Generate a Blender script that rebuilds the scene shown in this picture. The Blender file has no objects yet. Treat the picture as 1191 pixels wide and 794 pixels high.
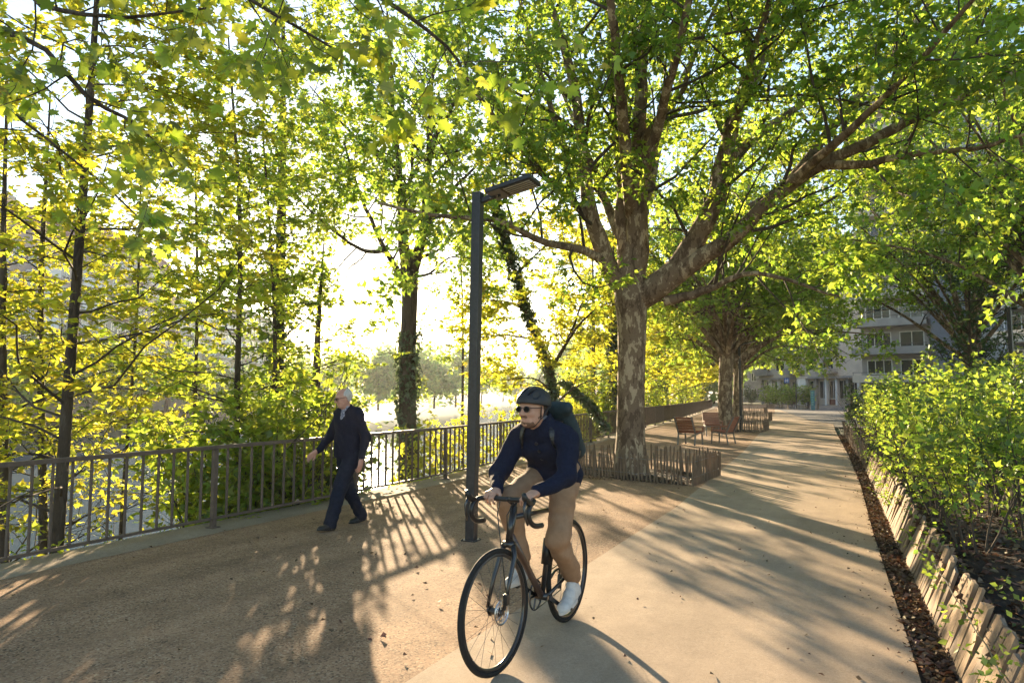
import bpy, math, random
import numpy as np
from mathutils import Vector, Matrix
S = bpy.context.scene
COL = S.collection
RNG = np.random.default_rng(11)
R = math.radians

# ------------------------------------------------------------------ camera frame
EYE = 1.62
FPX, CX, CY, HZ = 794.0, 595.5, 397.0, 458.0
YAW = R(25.9)
PIT = math.atan((HZ - CY) / FPX)
FWD = np.array([-math.sin(YAW), math.cos(YAW), 0.0])
RGT = np.array([math.cos(YAW), math.sin(YAW), 0.0])
def wp(px, py, d):
    """point seen at photo pixel px,py, at d metres in front of the camera"""
    x = px - CX; y = CY - py
    f = FPX * math.cos(PIT) - y * math.sin(PIT)
    u = FPX * math.sin(PIT) + y * math.cos(PIT)
    p = FWD * d + RGT * (x * d / f)
    return np.array([p[0], p[1], EYE + u * d / f])
def gp(px, py, z=0.0):
    x = px - CX; y = CY - py
    f = FPX * math.cos(PIT) - y * math.sin(PIT)
    u = FPX * math.sin(PIT) + y * math.cos(PIT)
    d = (z - EYE) * f / u
    return wp(px, py, d)

cam = bpy.data.cameras.new('camera')
cam.sensor_width = 36; cam.lens = FPX / 1191 * 36
cam.clip_start = 0.05; cam.clip_end = 8000
camo = bpy.data.objects.new('camera', cam); COL.objects.link(camo)
camo.location = (0, 0, EYE)
camo.rotation_euler = (R(90) + PIT, 0, YAW)
S.camera = camo

# ------------------------------------------------------------------ light
SUN_EL = R(10.9)
SUN_AZ = YAW + R(13.2)            # measured from +Y towards -X
SUN = np.array([-math.sin(SUN_AZ) * math.cos(SUN_EL), math.cos(SUN_AZ) * math.cos(SUN_EL), math.sin(SUN_EL)])
w = bpy.data.worlds.new('World'); S.world = w; w.use_nodes = True
nt = w.node_tree; nt.nodes.clear()
sky = nt.nodes.new('ShaderNodeTexSky'); sky.sky_type = 'NISHITA'; sky.sun_disc = False
sky.sun_elevation = SUN_EL; sky.sun_rotation = -SUN_AZ
sky.air_density = 1.0; sky.dust_density = 0.25; sky.ozone_density = 1.0
bg = nt.nodes.new('ShaderNodeBackground'); bg.inputs[1].default_value = 0.08
wo = nt.nodes.new('ShaderNodeOutputWorld')
nt.links.new(sky.outputs[0], bg.inputs[0]); nt.links.new(bg.outputs[0], wo.inputs[0])
sl = bpy.data.lights.new('sun', 'SUN'); sl.energy = 5.0; sl.angle = R(0.55); sl.color = (1.0, 0.77, 0.49)
so = bpy.data.objects.new('sun', sl); COL.objects.link(so)
so.rotation_euler = Vector(SUN).to_track_quat('Z', 'Y').to_euler()
so.location = (-30, 40, 40)
S.view_settings.view_transform = 'Standard'; S.view_settings.look = 'None'
S.view_settings.exposure = 2.26; S.view_settings.gamma = 1.0
S.view_settings.use_curve_mapping = False
S.render.engine = 'CYCLES'
cy = S.cycles
cy.max_bounces = 6; cy.diffuse_bounces = 3; cy.glossy_bounces = 2; cy.transmission_bounces = 4; cy.transparent_max_bounces = 6
cy.volume_bounces = 0
cy.caustics_reflective = False; cy.caustics_refractive = False
cy.sample_clamp_indirect = 6.0
cy.use_denoising = True
try:
    cy.denoiser = 'OPENIMAGEDENOISE'; cy.denoising_input_passes = 'RGB_ALBEDO_NORMAL'
except Exception: pass

# ------------------------------------------------------------------ materials
def newmat(name):
    m = bpy.data.materials.new(name); m.use_nodes = True
    t = m.node_tree; b = t.nodes['Principled BSDF']
    return m, t, b
def N(t, typ, **kw):
    n = t.nodes.new(typ)
    for k, v in kw.items():
        if k in n.inputs: n.inputs[k].default_value = v
        else: setattr(n, k, v)
    return n
def rgba(c): return (c[0], c[1], c[2], 1.0)
def M(name, col, col2=None, rough=0.6, scale=6.0, detail=5.0, bump=0.0, bscale=None, metal=0.0, spec=0.4, stretch=None, lo=0.35, hi=0.65, coat=0.0):
    """plain surface: two colours mixed by noise, with bump"""
    m, t, b = newmat(name)
    b.inputs['Roughness'].default_value = rough; b.inputs['Metallic'].default_value = metal
    b.inputs['Specular IOR Level'].default_value = spec
    if coat: b.inputs['Coat Weight'].default_value = coat
    tc = N(t, 'ShaderNodeTexCoord'); mp = N(t, 'ShaderNodeMapping')
    t.links.new(tc.outputs['Object'], mp.inputs[0])
    if stretch: mp.inputs['Scale'].default_value = stretch
    if col2 is None: col2 = tuple(c * 0.8 for c in col)
    nz = N(t, 'ShaderNodeTexNoise', Scale=scale, Detail=detail, Roughness=0.6)
    t.links.new(mp.outputs[0], nz.inputs['Vector'])
    cr = N(t, 'ShaderNodeValToRGB'); e = cr.color_ramp.elements
    e[0].position = lo; e[0].color = rgba(col2); e[1].position = hi; e[1].color = rgba(col)
    t.links.new(nz.outputs['Fac'], cr.inputs[0]); t.links.new(cr.outputs[0], b.inputs['Base Color'])
    if bump:
        n2 = N(t, 'ShaderNodeTexNoise', Scale=bscale or scale * 3, Detail=6.0, Roughness=0.65)
        t.links.new(mp.outputs[0], n2.inputs['Vector'])
        bp = N(t, 'ShaderNodeBump', Strength=bump, Distance=0.02)
        t.links.new(n2.outputs['Fac'], bp.inputs['Height']); t.links.new(bp.outputs[0], b.inputs['Normal'])
    return m
def leafmat(name, refl, trans, tw=0.5, var=0.35, gloss=0.05):
    """leaf: diffuse + translucent + a little sheen, each leaf its own tint"""
    m, t, b = newmat(name); t.nodes.remove(b)
    out = t.nodes['Material Output']
    geo = N(t, 'ShaderNodeNewGeometry')
    hv = N(t, 'ShaderNodeMapRange'); hv.inputs['To Min'].default_value = 1 - var; hv.inputs['To Max'].default_value = 1 + var
    t.links.new(geo.outputs['Random Per Island'], hv.inputs['Value'])
    wn = N(t, 'ShaderNodeTexWhiteNoise', noise_dimensions='1D'); t.links.new(geo.outputs['Random Per Island'], wn.inputs['W'])
    hh = N(t, 'ShaderNodeMapRange'); hh.inputs['To Min'].default_value = 0.47; hh.inputs['To Max'].default_value = 0.525
    t.links.new(wn.outputs['Value'], hh.inputs['Value'])
    def tint(c):
        h = N(t, 'ShaderNodeHueSaturation', Color=rgba(c)); t.links.new(hv.outputs[0], h.inputs['Value'])
        t.links.new(hh.outputs[0], h.inputs['Hue']); return h.outputs[0]
    d = N(t, 'ShaderNodeBsdfDiffuse'); t.links.new(tint(refl), d.inputs['Color'])
    tr = N(t, 'ShaderNodeBsdfTranslucent'); t.links.new(tint(trans), tr.inputs['Color'])
    g = N(t, 'ShaderNodeBsdfGlossy', Roughness=0.45, Color=(0.8, 0.85, 0.8, 1))
    m1 = N(t, 'ShaderNodeMixShader'); m1.inputs[0].default_value = tw
    t.links.new(d.outputs[0], m1.inputs[1]); t.links.new(tr.outputs[0], m1.inputs[2])
    m2 = N(t, 'ShaderNodeMixShader'); m2.inputs[0].default_value = gloss
    t.links.new(m1.outputs[0], m2.inputs[1]); t.links.new(g.outputs[0], m2.inputs[2])
    t.links.new(m2.outputs[0], out.inputs['Surface'])
    return m
def barkmat(name, cols, scale=3.0, bump=0.6, stretch=(1, 1, 0.45)):
    """patchy bark: three colours in flaking plates"""
    m, t, b = newmat(name); b.inputs['Roughness'].default_value = 0.85; b.inputs['Specular IOR Level'].default_value = 0.2
    tc = N(t, 'ShaderNodeTexCoord'); mp = N(t, 'ShaderNodeMapping'); mp.inputs['Scale'].default_value = stretch
    t.links.new(tc.outputs['Object'], mp.inputs[0])
    n0 = N(t, 'ShaderNodeTexNoise', Scale=scale * 2.2, Detail=3.0); t.links.new(mp.outputs[0], n0.inputs['Vector'])
    mx = N(t, 'ShaderNodeMix', data_type='RGBA', blend_type='LINEAR_LIGHT'); mx.inputs[0].default_value = 0.12
    t.links.new(mp.outputs[0], mx.inputs[6]); t.links.new(n0.outputs['Color'], mx.inputs[7])
    v = N(t, 'ShaderNodeTexNoise', Scale=scale, Detail=2.0, Roughness=0.45); t.links.new(mx.outputs[2], v.inputs['Vector'])
    cr = N(t, 'ShaderNodeValToRGB'); cr.color_ramp.interpolation = 'LINEAR'
    e = cr.color_ramp.elements
    e[0].position = 0.40; e[0].color = rgba(cols[0]); e[1].position = 0.43; e[1].color = rgba(cols[1])
    x = e.new(0.56); x.color = rgba(cols[1]); x = e.new(0.59); x.color = rgba(cols[2])
    t.links.new(v.outputs['Fac'], cr.inputs[0])
    f = N(t, 'ShaderNodeTexNoise', Scale=scale * 14, Detail=5.0); t.links.new(mp.outputs[0], f.inputs['Vector'])
    mm = N(t, 'ShaderNodeMix', data_type='RGBA', blend_type='MULTIPLY'); mm.inputs[0].default_value = 0.55
    t.links.new(cr.outputs[0], mm.inputs[6]); t.links.new(f.outputs['Fac'], mm.inputs[7])
    g = N(t, 'ShaderNodeMix', data_type='RGBA', blend_type='MULTIPLY'); g.inputs[0].default_value = 1.0; g.inputs[7].default_value = (1.45, 1.45, 1.45, 1)
    t.links.new(mm.outputs[2], g.inputs[6]); t.links.new(g.outputs[2], b.inputs['Base Color'])
    ad = N(t, 'ShaderNodeMath', operation='ADD'); t.links.new(cr.outputs[0], ad.inputs[0]); t.links.new(f.outputs['Fac'], ad.inputs[1])
    bp = N(t, 'ShaderNodeBump', Strength=bump, Distance=0.02); t.links.new(ad.outputs[0], bp.inputs['Height'])
    t.links.new(bp.outputs[0], b.inputs['Normal'])
    return m

# ------------------------------------------------------------------ objects
def tag(o, label=None, cat=None, group=None, kind=None):
    if label: o['label'] = label
    if cat: o['category'] = cat
    if group: o['group'] = group
    if kind: o['kind'] = kind
    return o
def thing(name, loc, label, cat, group=None, rz=0.0):
    o = bpy.data.objects.new(name, None); COL.objects.link(o); o.location = [float(v) for v in loc]
    o.rotation_euler = (0, 0, rz); o.empty_display_size = 0.2
    return tag(o, label, cat, group)
def link(name, me, mat=None, parent=None, smooth=False):
    if mat is not None:
        for x in (mat if isinstance(mat, (list, tuple)) else [mat]): me.materials.append(x)
    if smooth:
        me.polygons.foreach_set('use_smooth', np.ones(len(me.polygons), dtype=bool))
    o = bpy.data.objects.new(name, me); COL.objects.link(o)
    if parent is not None: o.parent = parent
    return o
def npmesh(name, V, faces):
    """faces: list of int arrays (n,k), k constant per array"""
    me = bpy.data.meshes.new(name)
    V = np.asarray(V, dtype=np.float32).reshape(-1, 3)
    faces = [np.asarray(f, dtype=np.int32) for f in faces if len(f)]
    me.vertices.add(len(V)); me.vertices.foreach_set('co', V.ravel())
    nl = sum(f.size for f in faces); nf = sum(len(f) for f in faces)
    me.loops.add(nl); me.polygons.add(nf)
    me.loops.foreach_set('vertex_index', np.concatenate([f.ravel() for f in faces]))
    st = []; k0 = 0
    for f in faces:
        st.append(k0 + np.arange(len(f), dtype=np.int32) * f.shape[1]); k0 += f.size
    me.polygons.foreach_set('loop_start', np.concatenate(st))
    me.update(calc_edges=True); me.validate()
    return me
class MB:
    """collects boxes, bars, tubes, prisms into one mesh"""
    def __init__(s): s.V = []; s.F = []; s.n = 0
    def raw(s, V, F):
        V = np.asarray(V, float).reshape(-1, 3); s.V.append(V)
        for f in F: s.F.append([i + s.n for i in f])
        s.n += len(V); return s
    def box(s, lo, hi, rot=None, at=None):
        (a, b, c), (d, e, f) = lo, hi
        V = np.array([(a,b,c),(d,b,c),(d,e,c),(a,e,c),(a,b,f),(d,b,f),(d,e,f),(a,e,f)], float)
        if rot is not None: V = V @ np.array(rot).T
        if at is not None: V = V + np.array(at)
        return s.raw(V, [(0,3,2,1),(4,5,6,7),(0,1,5,4),(1,2,6,5),(2,3,7,6),(3,0,4,7)])
    def bar(s, p, q, w, h=None, up=(0, 0, 1)):
        """square bar from p to q; w sideways, h along 'up'"""
        h = h or w; p = np.array(p, float); q = np.array(q, float); d = q - p; d /= np.linalg.norm(d)
        u = np.array(up, float); x = np.cross(d, u)
        if np.linalg.norm(x) < 1e-3: x = np.cross(d, (1, 0, 0))
        x /= np.linalg.norm(x); u = np.cross(x, d)
        V = [b + x * a * w / 2 + u * c * h / 2 for b in (p, q) for a, c in ((-1,-1),(1,-1),(1,1),(-1,1))]
        return s.raw(V, [(0,1,2,3),(4,7,6,5),(0,4,5,1),(1,5,6,2),(2,6,7,3),(3,7,4,0)])
    def tube(s, pts, r, n=10, cap=True, closed=False):
        pts = np.array(pts, float); m = len(pts); r = np.broadcast_to(np.array(r, float), (m,))
        if closed: T = np.roll(pts, -1, 0) - np.roll(pts, 1, 0)
        else: T = np.gradient(pts, axis=0)
        T /= np.linalg.norm(T, axis=1)[:, None] + 1e-12
        ref = np.array((0, 0, 1.0)) if abs(T[0, 2]) < 0.9 else np.array((1.0, 0, 0))
        x = np.cross(T[0], ref); x /= np.linalg.norm(x)
        V = []; a = np.arange(n) * 2 * math.pi / n
        for i in range(m):
            x = x - T[i] * np.dot(x, T[i]); x /= np.linalg.norm(x); y = np.cross(T[i], x)
            V.append(pts[i] + r[i] * (np.cos(a)[:, None] * x + np.sin(a)[:, None] * y))
        V = np.concatenate(V); F = []
        for i in range(m if closed else m - 1):
            j = (i + 1) % m
            for k in range(n):
                l = (k + 1) % n; F.append((i*n+k, i*n+l, j*n+l, j*n+k))
        if cap and not closed:
            F.append(tuple(range(n))[::-1]); F.append(tuple((m-1)*n + k for k in range(n)))
        return s.raw(V, F)
    def prism(s, poly, z0, z1):
        n = len(poly); V = [(p[0], p[1], z0) for p in poly] + [(p[0], p[1], z1) for p in poly]
        F = [tuple(range(n))[::-1], tuple(range(n, 2*n))] + [(i, (i+1) % n, n+(i+1) % n, n+i) for i in range(n)]
        return s.raw(V, F)
    def ring(s, c, axis, R_, r, n=48, k=8):
        axis = np.array(axis, float); axis /= np.linalg.norm(axis)
        ref = np.array((0, 0, 1.0)) if abs(axis[2]) < 0.9 else np.array((1.0, 0, 0))
        x = np.cross(axis, ref); x /= np.linalg.norm(x); y = np.cross(axis, x)
        a = np.arange(n) * 2 * math.pi / n
        return s.tube(np.array(c) + R_ * (np.cos(a)[:, None] * x + np.sin(a)[:, None] * y), r, k, closed=True)
    def build(s, name, mat, parent=None, smooth=False, bevel=0.0):
        me = bpy.data.meshes.new(name)
        me.from_pydata(np.concatenate(s.V).tolist(), [], s.F); me.update()
        o = link(name, me, mat, parent, smooth)
        if bevel:
            md = o.modifiers.new('bevel', 'BEVEL'); md.width = bevel; md.segments = 2; md.limit_method = 'ANGLE'
        return o
def rotz(a): c, s = math.cos(a), math.sin(a); return np.array([(c, -s, 0), (s, c, 0), (0, 0, 1)])
def roty(a): c, s = math.cos(a), math.sin(a); return np.array([(c, 0, s), (0, 1, 0), (-s, 0, c)])
def rotx(a): c, s = math.cos(a), math.sin(a); return np.array([(1, 0, 0), (0, c, -s), (0, s, c)])
def copy_tree(o, parent=None):
    c = o.copy(); COL.objects.link(c); c.parent = parent
    for ch in list(o.children): copy_tree(ch, c)
    return c

# ------------------------------------------------------------------ growing plants
def unit(v): return v / (np.linalg.norm(v, axis=-1, keepdims=True) + 1e-9)
def smoothline(pts, n):
    """Catmull-Rom resample of a polyline to n points"""
    P = np.array(pts, float)
    if len(P) == 2: t = np.linspace(0, 1, n)[:, None]; return P[0] * (1 - t) + P[1] * t
    Q = np.vstack([2 * P[0] - P[1], P, 2 * P[-1] - P[-2]])
    u = np.linspace(0, len(P) - 1 - 1e-6, n); i = u.astype(int); f = (u - i)[:, None]
    a, b, c, d = Q[i], Q[i+1], Q[i+2], Q[i+3]
    return 0.5 * ((2*b) + (c-a)*f + (2*a-5*b+4*c-d)*f**2 + (3*b-a-3*c+d)*f**3)
def tubes(P, Rd, sides):
    """P (M,n,3), Rd (M,n) -> verts, quads"""
    Mn, n, _ = P.shape
    T = unit(np.gradient(P, axis=1))
    D = unit(P[:, -1] - P[:, 0]); ref = np.where(np.abs(D[:, 2:3]) < 0.9, np.array([[0, 0, 1.0]]), np.array([[1.0, 0, 0]]))
    X = unit(np.cross(T, ref[:, None, :])); Y = np.cross(T, X)
    a = np.arange(sides) * 2 * np.pi / sides
    V = P[:, :, None, :] + Rd[:, :, None, None] * (np.cos(a)[None, None, :, None] * X[:, :, None, :] + np.sin(a)[None, None, :, None] * Y[:, :, None, :])
    idx = np.arange(Mn * n * sides).reshape(Mn, n, sides)
    A = idx[:, :-1, :]; B = np.roll(A, -1, 2); Dd = idx[:, 1:, :]; C = np.roll(Dd, -1, 2)
    return V.reshape(-1, 3), np.stack([A, B, C, Dd], -1).reshape(-1, 4)
def tubes_mesh(name, sets, mat, parent):
    Vs, Fs, o = [], [], 0
    for P, Rd, s in sets:
        V, F = tubes(P, Rd, s); Vs.append(V); Fs.append(F + o); o += len(V)
    return link(name, npmesh(name, np.concatenate(Vs), [np.concatenate(Fs)]), mat, parent, smooth=True)
def branch(P, Rd, per, L, rng, t0=0.25, t1=1.0, spread=1.0, up=0.15, flat=0.0, n=6, wob=0.08, taper=0.45, droop=0.0, rscale=0.55, rmax=1.0, bias=None):
    """child branches off every parent polyline"""
    Mn, m, _ = P.shape
    t = t0 + (t1 - t0) * (np.arange(per)[None, :] + rng.random((Mn, per))) / per
    u = t * (m - 1 - 1e-6); i = u.astype(int); f = (u - i)[..., None]
    rows = np.arange(Mn)[:, None]
    p0 = P[rows, i] * (1 - f) + P[rows, i + 1] * f
    tg = unit(P[rows, i + 1] - P[rows, i])
    r0 = Rd[rows, i] * (1 - f[..., 0]) + Rd[rows, i + 1] * f[..., 0]
    q = rng.normal(size=(Mn, per, 3)); q[..., 2] *= (1 - flat)
    q = q - tg * (q * tg).sum(-1, keepdims=True); q = unit(q)
    d = tg * (0.35 + 0.5 * rng.random((Mn, per, 1))) + q * spread; d[..., 2] = d[..., 2] * (1 - flat) + up
    if bias is not None: d = d + np.array(bias)
    d = unit(d)
    ln = L * (1 - taper * (t - t0) / max(1e-6, t1 - t0)) * (0.65 + 0.7 * rng.random((Mn, per)))
    s = np.linspace(0, 1, n)[None, None, :, None]
    bend = rng.normal(size=(Mn, per, 1, 3)) * 0.22; bend[..., 2] += 0.12 - droop
    w = np.cumsum(rng.normal(size=(Mn, per, n, 3)) * wob, 2); w -= w[:, :, :1]
    Q = p0[:, :, None, :] + ln[:, :, None, None] * (d[:, :, None, :] * s + bend * s * s + w * 0.5)
    rr = np.minimum(r0 * rscale, rmax)[:, :, None] * (1 - 0.75 * s[..., 0])
    return Q.reshape(-1, n, 3), rr.reshape(-1, n)
PLANE = (np.array([(0,0,0),(.52,.42,-.10),(.20,.50,.02),(0,1,-.12),(-.20,.50,.02),(-.52,.42,-.10)]), np.array([(0,1,2),(0,2,3),(0,3,4),(0,4,5)]))
_o = [(0,.06),(.42,.06),(.27,.26),(.62,.52),(.40,.55),(.36,.66),(.17,.60),(.20,.80),(.08,.82),(0,1.08)]
_o = _o + [(-x, y) for x, y in _o[-2:0:-1]]
MAPLE = (np.array([(0,.34,.03)] + [(x, y, -.22*abs(x) - .10*max(0, y-.5)) for x, y in _o]), np.array([(0, i+1, (i+1) % len(_o) + 1) for i in range(len(_o))]))
DIAM = (np.array([(0,0,0),(.34,.42,.07),(0,1,-.06),(-.34,.42,.07)]), np.array([(0,1,2),(0,2,3)]))
def leaves(name, P, D, Nn, size, tmpl, mat, parent):
    T, F = tmpl
    y = unit(D); x = unit(np.cross(y, Nn)); z = np.cross(x, y)
    k = len(T)
    r_ = np.random.default_rng(len(P)); cu = (-.6 + 3.6 * r_.random(len(P)))[:, None, None]; wd = (.75 + .4 * r_.random(len(P)))[:, None, None]
    V = P[:, None, :] + size[:, None, None] * (T[None, :, 0:1] * wd * x[:, None] + T[None, :, 1:2] * y[:, None] + T[None, :, 2:3] * cu * z[:, None])
    Fa = (F[None] + (np.arange(len(P)) * k)[:, None, None]).reshape(-1, 3)
    return link(name, npmesh(name, V.reshape(-1, 3), [Fa]), mat, parent)
def leafspots(P, rng, per, t0=0.2, off=0.10, flat=0.3, droop=0.25, keep=None):
    """positions, directions and normals of leaves on twigs P (M,n,3)"""
    Mn, m, _ = P.shape
    t = t0 + (1 - t0) * rng.random((Mn, per)); u = t * (m - 1 - 1e-6); i = u.astype(int); f = (u - i)[..., None]
    rows = np.arange(Mn)[:, None]
    p = P[rows, i] * (1 - f) + P[rows, i + 1] * f; tg = unit(P[rows, i + 1] - P[rows, i])
    q = unit(rng.normal(size=p.shape)); q[..., 2] *= (1 - flat)
    p = p + q * off * rng.random((Mn, per, 1))
    d = tg * 0.45 + q * 0.9; d[..., 2] -= droop
    nn = rng.normal(size=p.shape) * (0.75 - 0.4 * flat); nn[..., 2] += 1.0
    p, d, nn = p.reshape(-1, 3), unit(d.reshape(-1, 3)), unit(nn.reshape(-1, 3))
    if keep is not None:
        k = keep(p); p, d, nn = p[k], d[k], nn[k]
    return p, d, nn
def ivy(name, line, rad, n, size, rng, mat, parent, t0=0.0, t1=1.0):
    """ivy leaves clothing a stem"""
    line = np.array(line); t = t0 + (t1 - t0) * rng.random(n); u = t * (len(line) - 1 - 1e-6); i = u.astype(int); f = (u - i)[:, None]
    p = line[i] * (1 - f) + line[i + 1] * f; a = rng.random(n) * 2 * np.pi
    lump = 0.75 + 0.5 * np.sin(t * 23 + 2 * np.sin(a)) ** 2
    q = np.stack([np.cos(a), np.sin(a), 0.2 * rng.normal(size=n)], 1)
    p = p + q * (rad * lump * (0.7 + 0.6 * rng.random(n)))[:, None]
    d = q * 0.4 + rng.normal(size=(n, 3)) * 0.5; d[:, 2] -= 0.7
    return leaves(name, p, d, q + rng.normal(size=(n, 3)) * 0.4, size * (0.7 + 0.6 * rng.random(n)), PLANE, mat, parent)
# ------------------------------------------------------------------ plan of the place (metres; +Y runs along the path, the river lies at -X)
def railX(y): return np.interp(y, [-40, 3.7, 11, 17, 23, 32, 47, 80, 92], [-7.05, -6.98, -6.88, -7.25, -7.8, -8.6, -9.8, -13.6, -15.5])
def edgeX(y): return np.where(np.asarray(y) < 92, railX(y) - 0.33, -15.83 - 0.53 * (np.asarray(y) - 92.0))
def pathL(y): return np.interp(y, [-30, 3, 10, 20, 33, 60, 110], [-2.3, -2.28, -2.23, -2.6, -3.4, -5.2, -9.5])
def pathR(y): return np.interp(y, [-30, 4.5, 9, 14, 20, 33, 45, 110], [0.36, 0.34, 0.25, 0.2, 0.05, -0.4, -0.7, -4.0])
def wallX(y): return pathR(y) + 0.20
def farX(y): return -52.0 - 0.563 * (np.asarray(y) - 20.0) if True else 0
def bankz(x, y):
    o = np.asarray(edgeX(y)) - np.asarray(x)
    return np.interp(o, [0, 0.25, 2.6, 6.0], [-0.12, -0.5, -3.0, -4.4])
def bedz(x, y): return 0.30 + 0.05 * np.sin(np.asarray(x) * 1.7 + np.asarray(y) * 0.9) + 0.04 * np.clip(np.asarray(x) - 1, 0, 3)
WATER = -3.6

def strip(name, L, Rr, ys, z, mat, nx=2, kind='structure', zf=None):
    ys = np.asarray(ys, float); l = np.broadcast_to(L(ys), ys.shape); r = np.broadcast_to(Rr(ys), ys.shape)
    t = np.linspace(0, 1, nx)[None, :]
    X = l[:, None] * (1 - t) + r[:, None] * t; Y = np.repeat(ys[:, None], nx, 1)
    Z = np.full_like(X, z) if zf is None else zf(X, Y)
    V = np.stack([X, Y, Z], -1).reshape(-1, 3)
    i = np.arange((len(ys) - 1) * nx).reshape(len(ys) - 1, nx)[:, :-1].ravel()
    return tag(link(name, npmesh(name, V, [np.stack([i, i + 1, i + nx + 1, i + nx], -1)]), mat), kind=kind)

# ground materials -------------------------------------------------
def gravelmat(name, a, b, dark, light, fine=55.0, amount=0.55, bump=0.5, big=0.5, wear=.22):
    m, t, bs = newmat(name); bs.inputs['Roughness'].default_value = 0.9; bs.inputs['Specular IOR Level'].default_value = 0.15
    tc = N(t, 'ShaderNodeTexCoord'); O = tc.outputs['Object']
    n1 = N(t, 'ShaderNodeTexNoise', Scale=big, Detail=6.0, Roughness=0.6); t.links.new(O, n1.inputs['Vector'])
    r1 = N(t, 'ShaderNodeValToRGB'); r1.color_ramp.elements[0].position = 0.36; r1.color_ramp.elements[0].color = rgba(b)
    r1.color_ramp.elements[1].position = 0.64; r1.color_ramp.elements[1].color = rgba(a); t.links.new(n1.outputs['Fac'], r1.inputs[0])
    v = N(t, 'ShaderNodeTexVoronoi', Scale=fine); t.links.new(O, v.inputs['Vector'])
    sp = N(t, 'ShaderNodeSeparateColor'); t.links.new(v.outputs['Color'], sp.inputs[0])
    r2 = N(t, 'ShaderNodeValToRGB'); e = r2.color_ramp.elements
    e[0].position = 0.0; e[0].color = rgba(dark); e[1].position = 1.0; e[1].color = rgba(light)
    x = e.new(0.18); x.color = rgba([c * 0.5 + 0.5 * k for c, k in zip(dark, a)]); x = e.new(0.35); x.color = rgba(a); x = e.new(0.8); x.color = rgba(a)
    t.links.new(sp.outputs[0], r2.inputs[0])
    n3 = N(t, 'ShaderNodeTexNoise', Scale=1.7, Detail=5.0, Roughness=0.7); t.links.new(O, n3.inputs['Vector'])
    am = N(t, 'ShaderNodeMapRange'); am.inputs['From Min'].default_value = 0.3; am.inputs['From Max'].default_value = 0.7
    am.inputs['To Min'].default_value = amount * 0.45; am.inputs['To Max'].default_value = min(1, amount * 1.3); t.links.new(n3.outputs['Fac'], am.inputs['Value'])
    mx = N(t, 'ShaderNodeMix', data_type='RGBA'); t.links.new(am.outputs[0], mx.inputs[0])
    t.links.new(r1.outputs[0], mx.inputs[6]); t.links.new(r2.outputs[0], mx.inputs[7])
    n4 = N(t, 'ShaderNodeTexNoise', Scale=fine * 2.4, Detail=3.0); t.links.new(O, n4.inputs['Vector'])
    ov = N(t, 'ShaderNodeMix', data_type='RGBA', blend_type='OVERLAY'); ov.inputs[0].default_value = 0.5
    t.links.new(mx.outputs[2], ov.inputs[6]); t.links.new(n4.outputs['Fac'], ov.inputs[7])
    mpw = N(t, 'ShaderNodeMapping'); mpw.inputs['Scale'].default_value = (2.2, .16, 1); t.links.new(O, mpw.inputs[0])
    nw = N(t, 'ShaderNodeTexNoise', Scale=1.0, Detail=5.0, Roughness=0.6); t.links.new(mpw.outputs[0], nw.inputs['Vector'])
    nb = N(t, 'ShaderNodeTexNoise', Scale=2.6, Detail=7.0, Roughness=0.72); t.links.new(O, nb.inputs['Vector'])
    sm_ = N(t, 'ShaderNodeMath', operation='ADD'); t.links.new(nw.outputs['Fac'], sm_.inputs[0]); t.links.new(nb.outputs['Fac'], sm_.inputs[1])
    wr = N(t, 'ShaderNodeMapRange'); wr.inputs['From Min'].default_value = .75; wr.inputs['From Max'].default_value = 1.25; wr.inputs['To Min'].default_value = 1 - wear; wr.inputs['To Max'].default_value = 1 + wear * .5
    t.links.new(sm_.outputs[0], wr.inputs['Value'])
    wm = N(t, 'ShaderNodeMix', data_type='RGBA', blend_type='MULTIPLY'); wm.inputs[0].default_value = 1.0
    t.links.new(ov.outputs[2], wm.inputs[6]); t.links.new(wr.outputs[0], wm.inputs[7]); t.links.new(wm.outputs[2], bs.inputs['Base Color'])
    ad = N(t, 'ShaderNodeMath', operation='MULTIPLY_ADD'); ad.inputs[1].default_value = -0.6
    t.links.new(v.outputs['Distance'], ad.inputs[0]); t.links.new(n4.outputs['Fac'], ad.inputs[2])
    bp = N(t, 'ShaderNodeBump', Strength=bump, Distance=0.008); t.links.new(ad.outputs[0], bp.inputs['Height'])
    n5 = N(t, 'ShaderNodeTexNoise', Scale=4.0, Detail=4.0); t.links.new(O, n5.inputs['Vector'])
    bp2 = N(t, 'ShaderNodeBump', Strength=bump * 0.3, Distance=0.03); t.links.new(n5.outputs['Fac'], bp2.inputs['Height'])
    t.links.new(bp.outputs[0], bp2.inputs['Normal']); t.links.new(bp2.outputs[0], bs.inputs['Normal'])
    return m
m_gravel = gravelmat('gravel', (.40, .25, .148), (.27, .172, .108), (.065, .047, .035), (.58, .44, .29), fine=80, amount=0.7, bump=0.5, wear=.34)
m_path = gravelmat('smooth_sand_concrete', (.46, .345, .24), (.385, .29, .205), (.22, .18, .13), (.56, .47, .36), fine=95, amount=0.3, bump=0.16, big=0.35)
m_kerb = gravelmat('worn_concrete', (.38, .305, .22), (.27, .22, .165), (.18, .15, .12), (.52, .46, .38), fine=75, amount=0.35, bump=0.25, big=1.2)
m_plaza = gravelmat('grey_asphalt', (.20, .19, .18), (.15, .145, .14), (.08, .08, .08), (.30, .29, .28), fine=60, amount=0.4, bump=0.2)
m_soil = M('dark_soil', (.055, .036, .025), (.02, .014, .01), rough=0.95, scale=9, bump=0.9, bscale=40)
m_land = M('far_land', (.10, .11, .06), (.05, .06, .03), rough=0.95, scale=0.2)
m_bank = M('bank_soil', (.055, .06, .025), (.03, .025, .015), rough=0.95, scale=1.5, bump=0.6)
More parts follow.
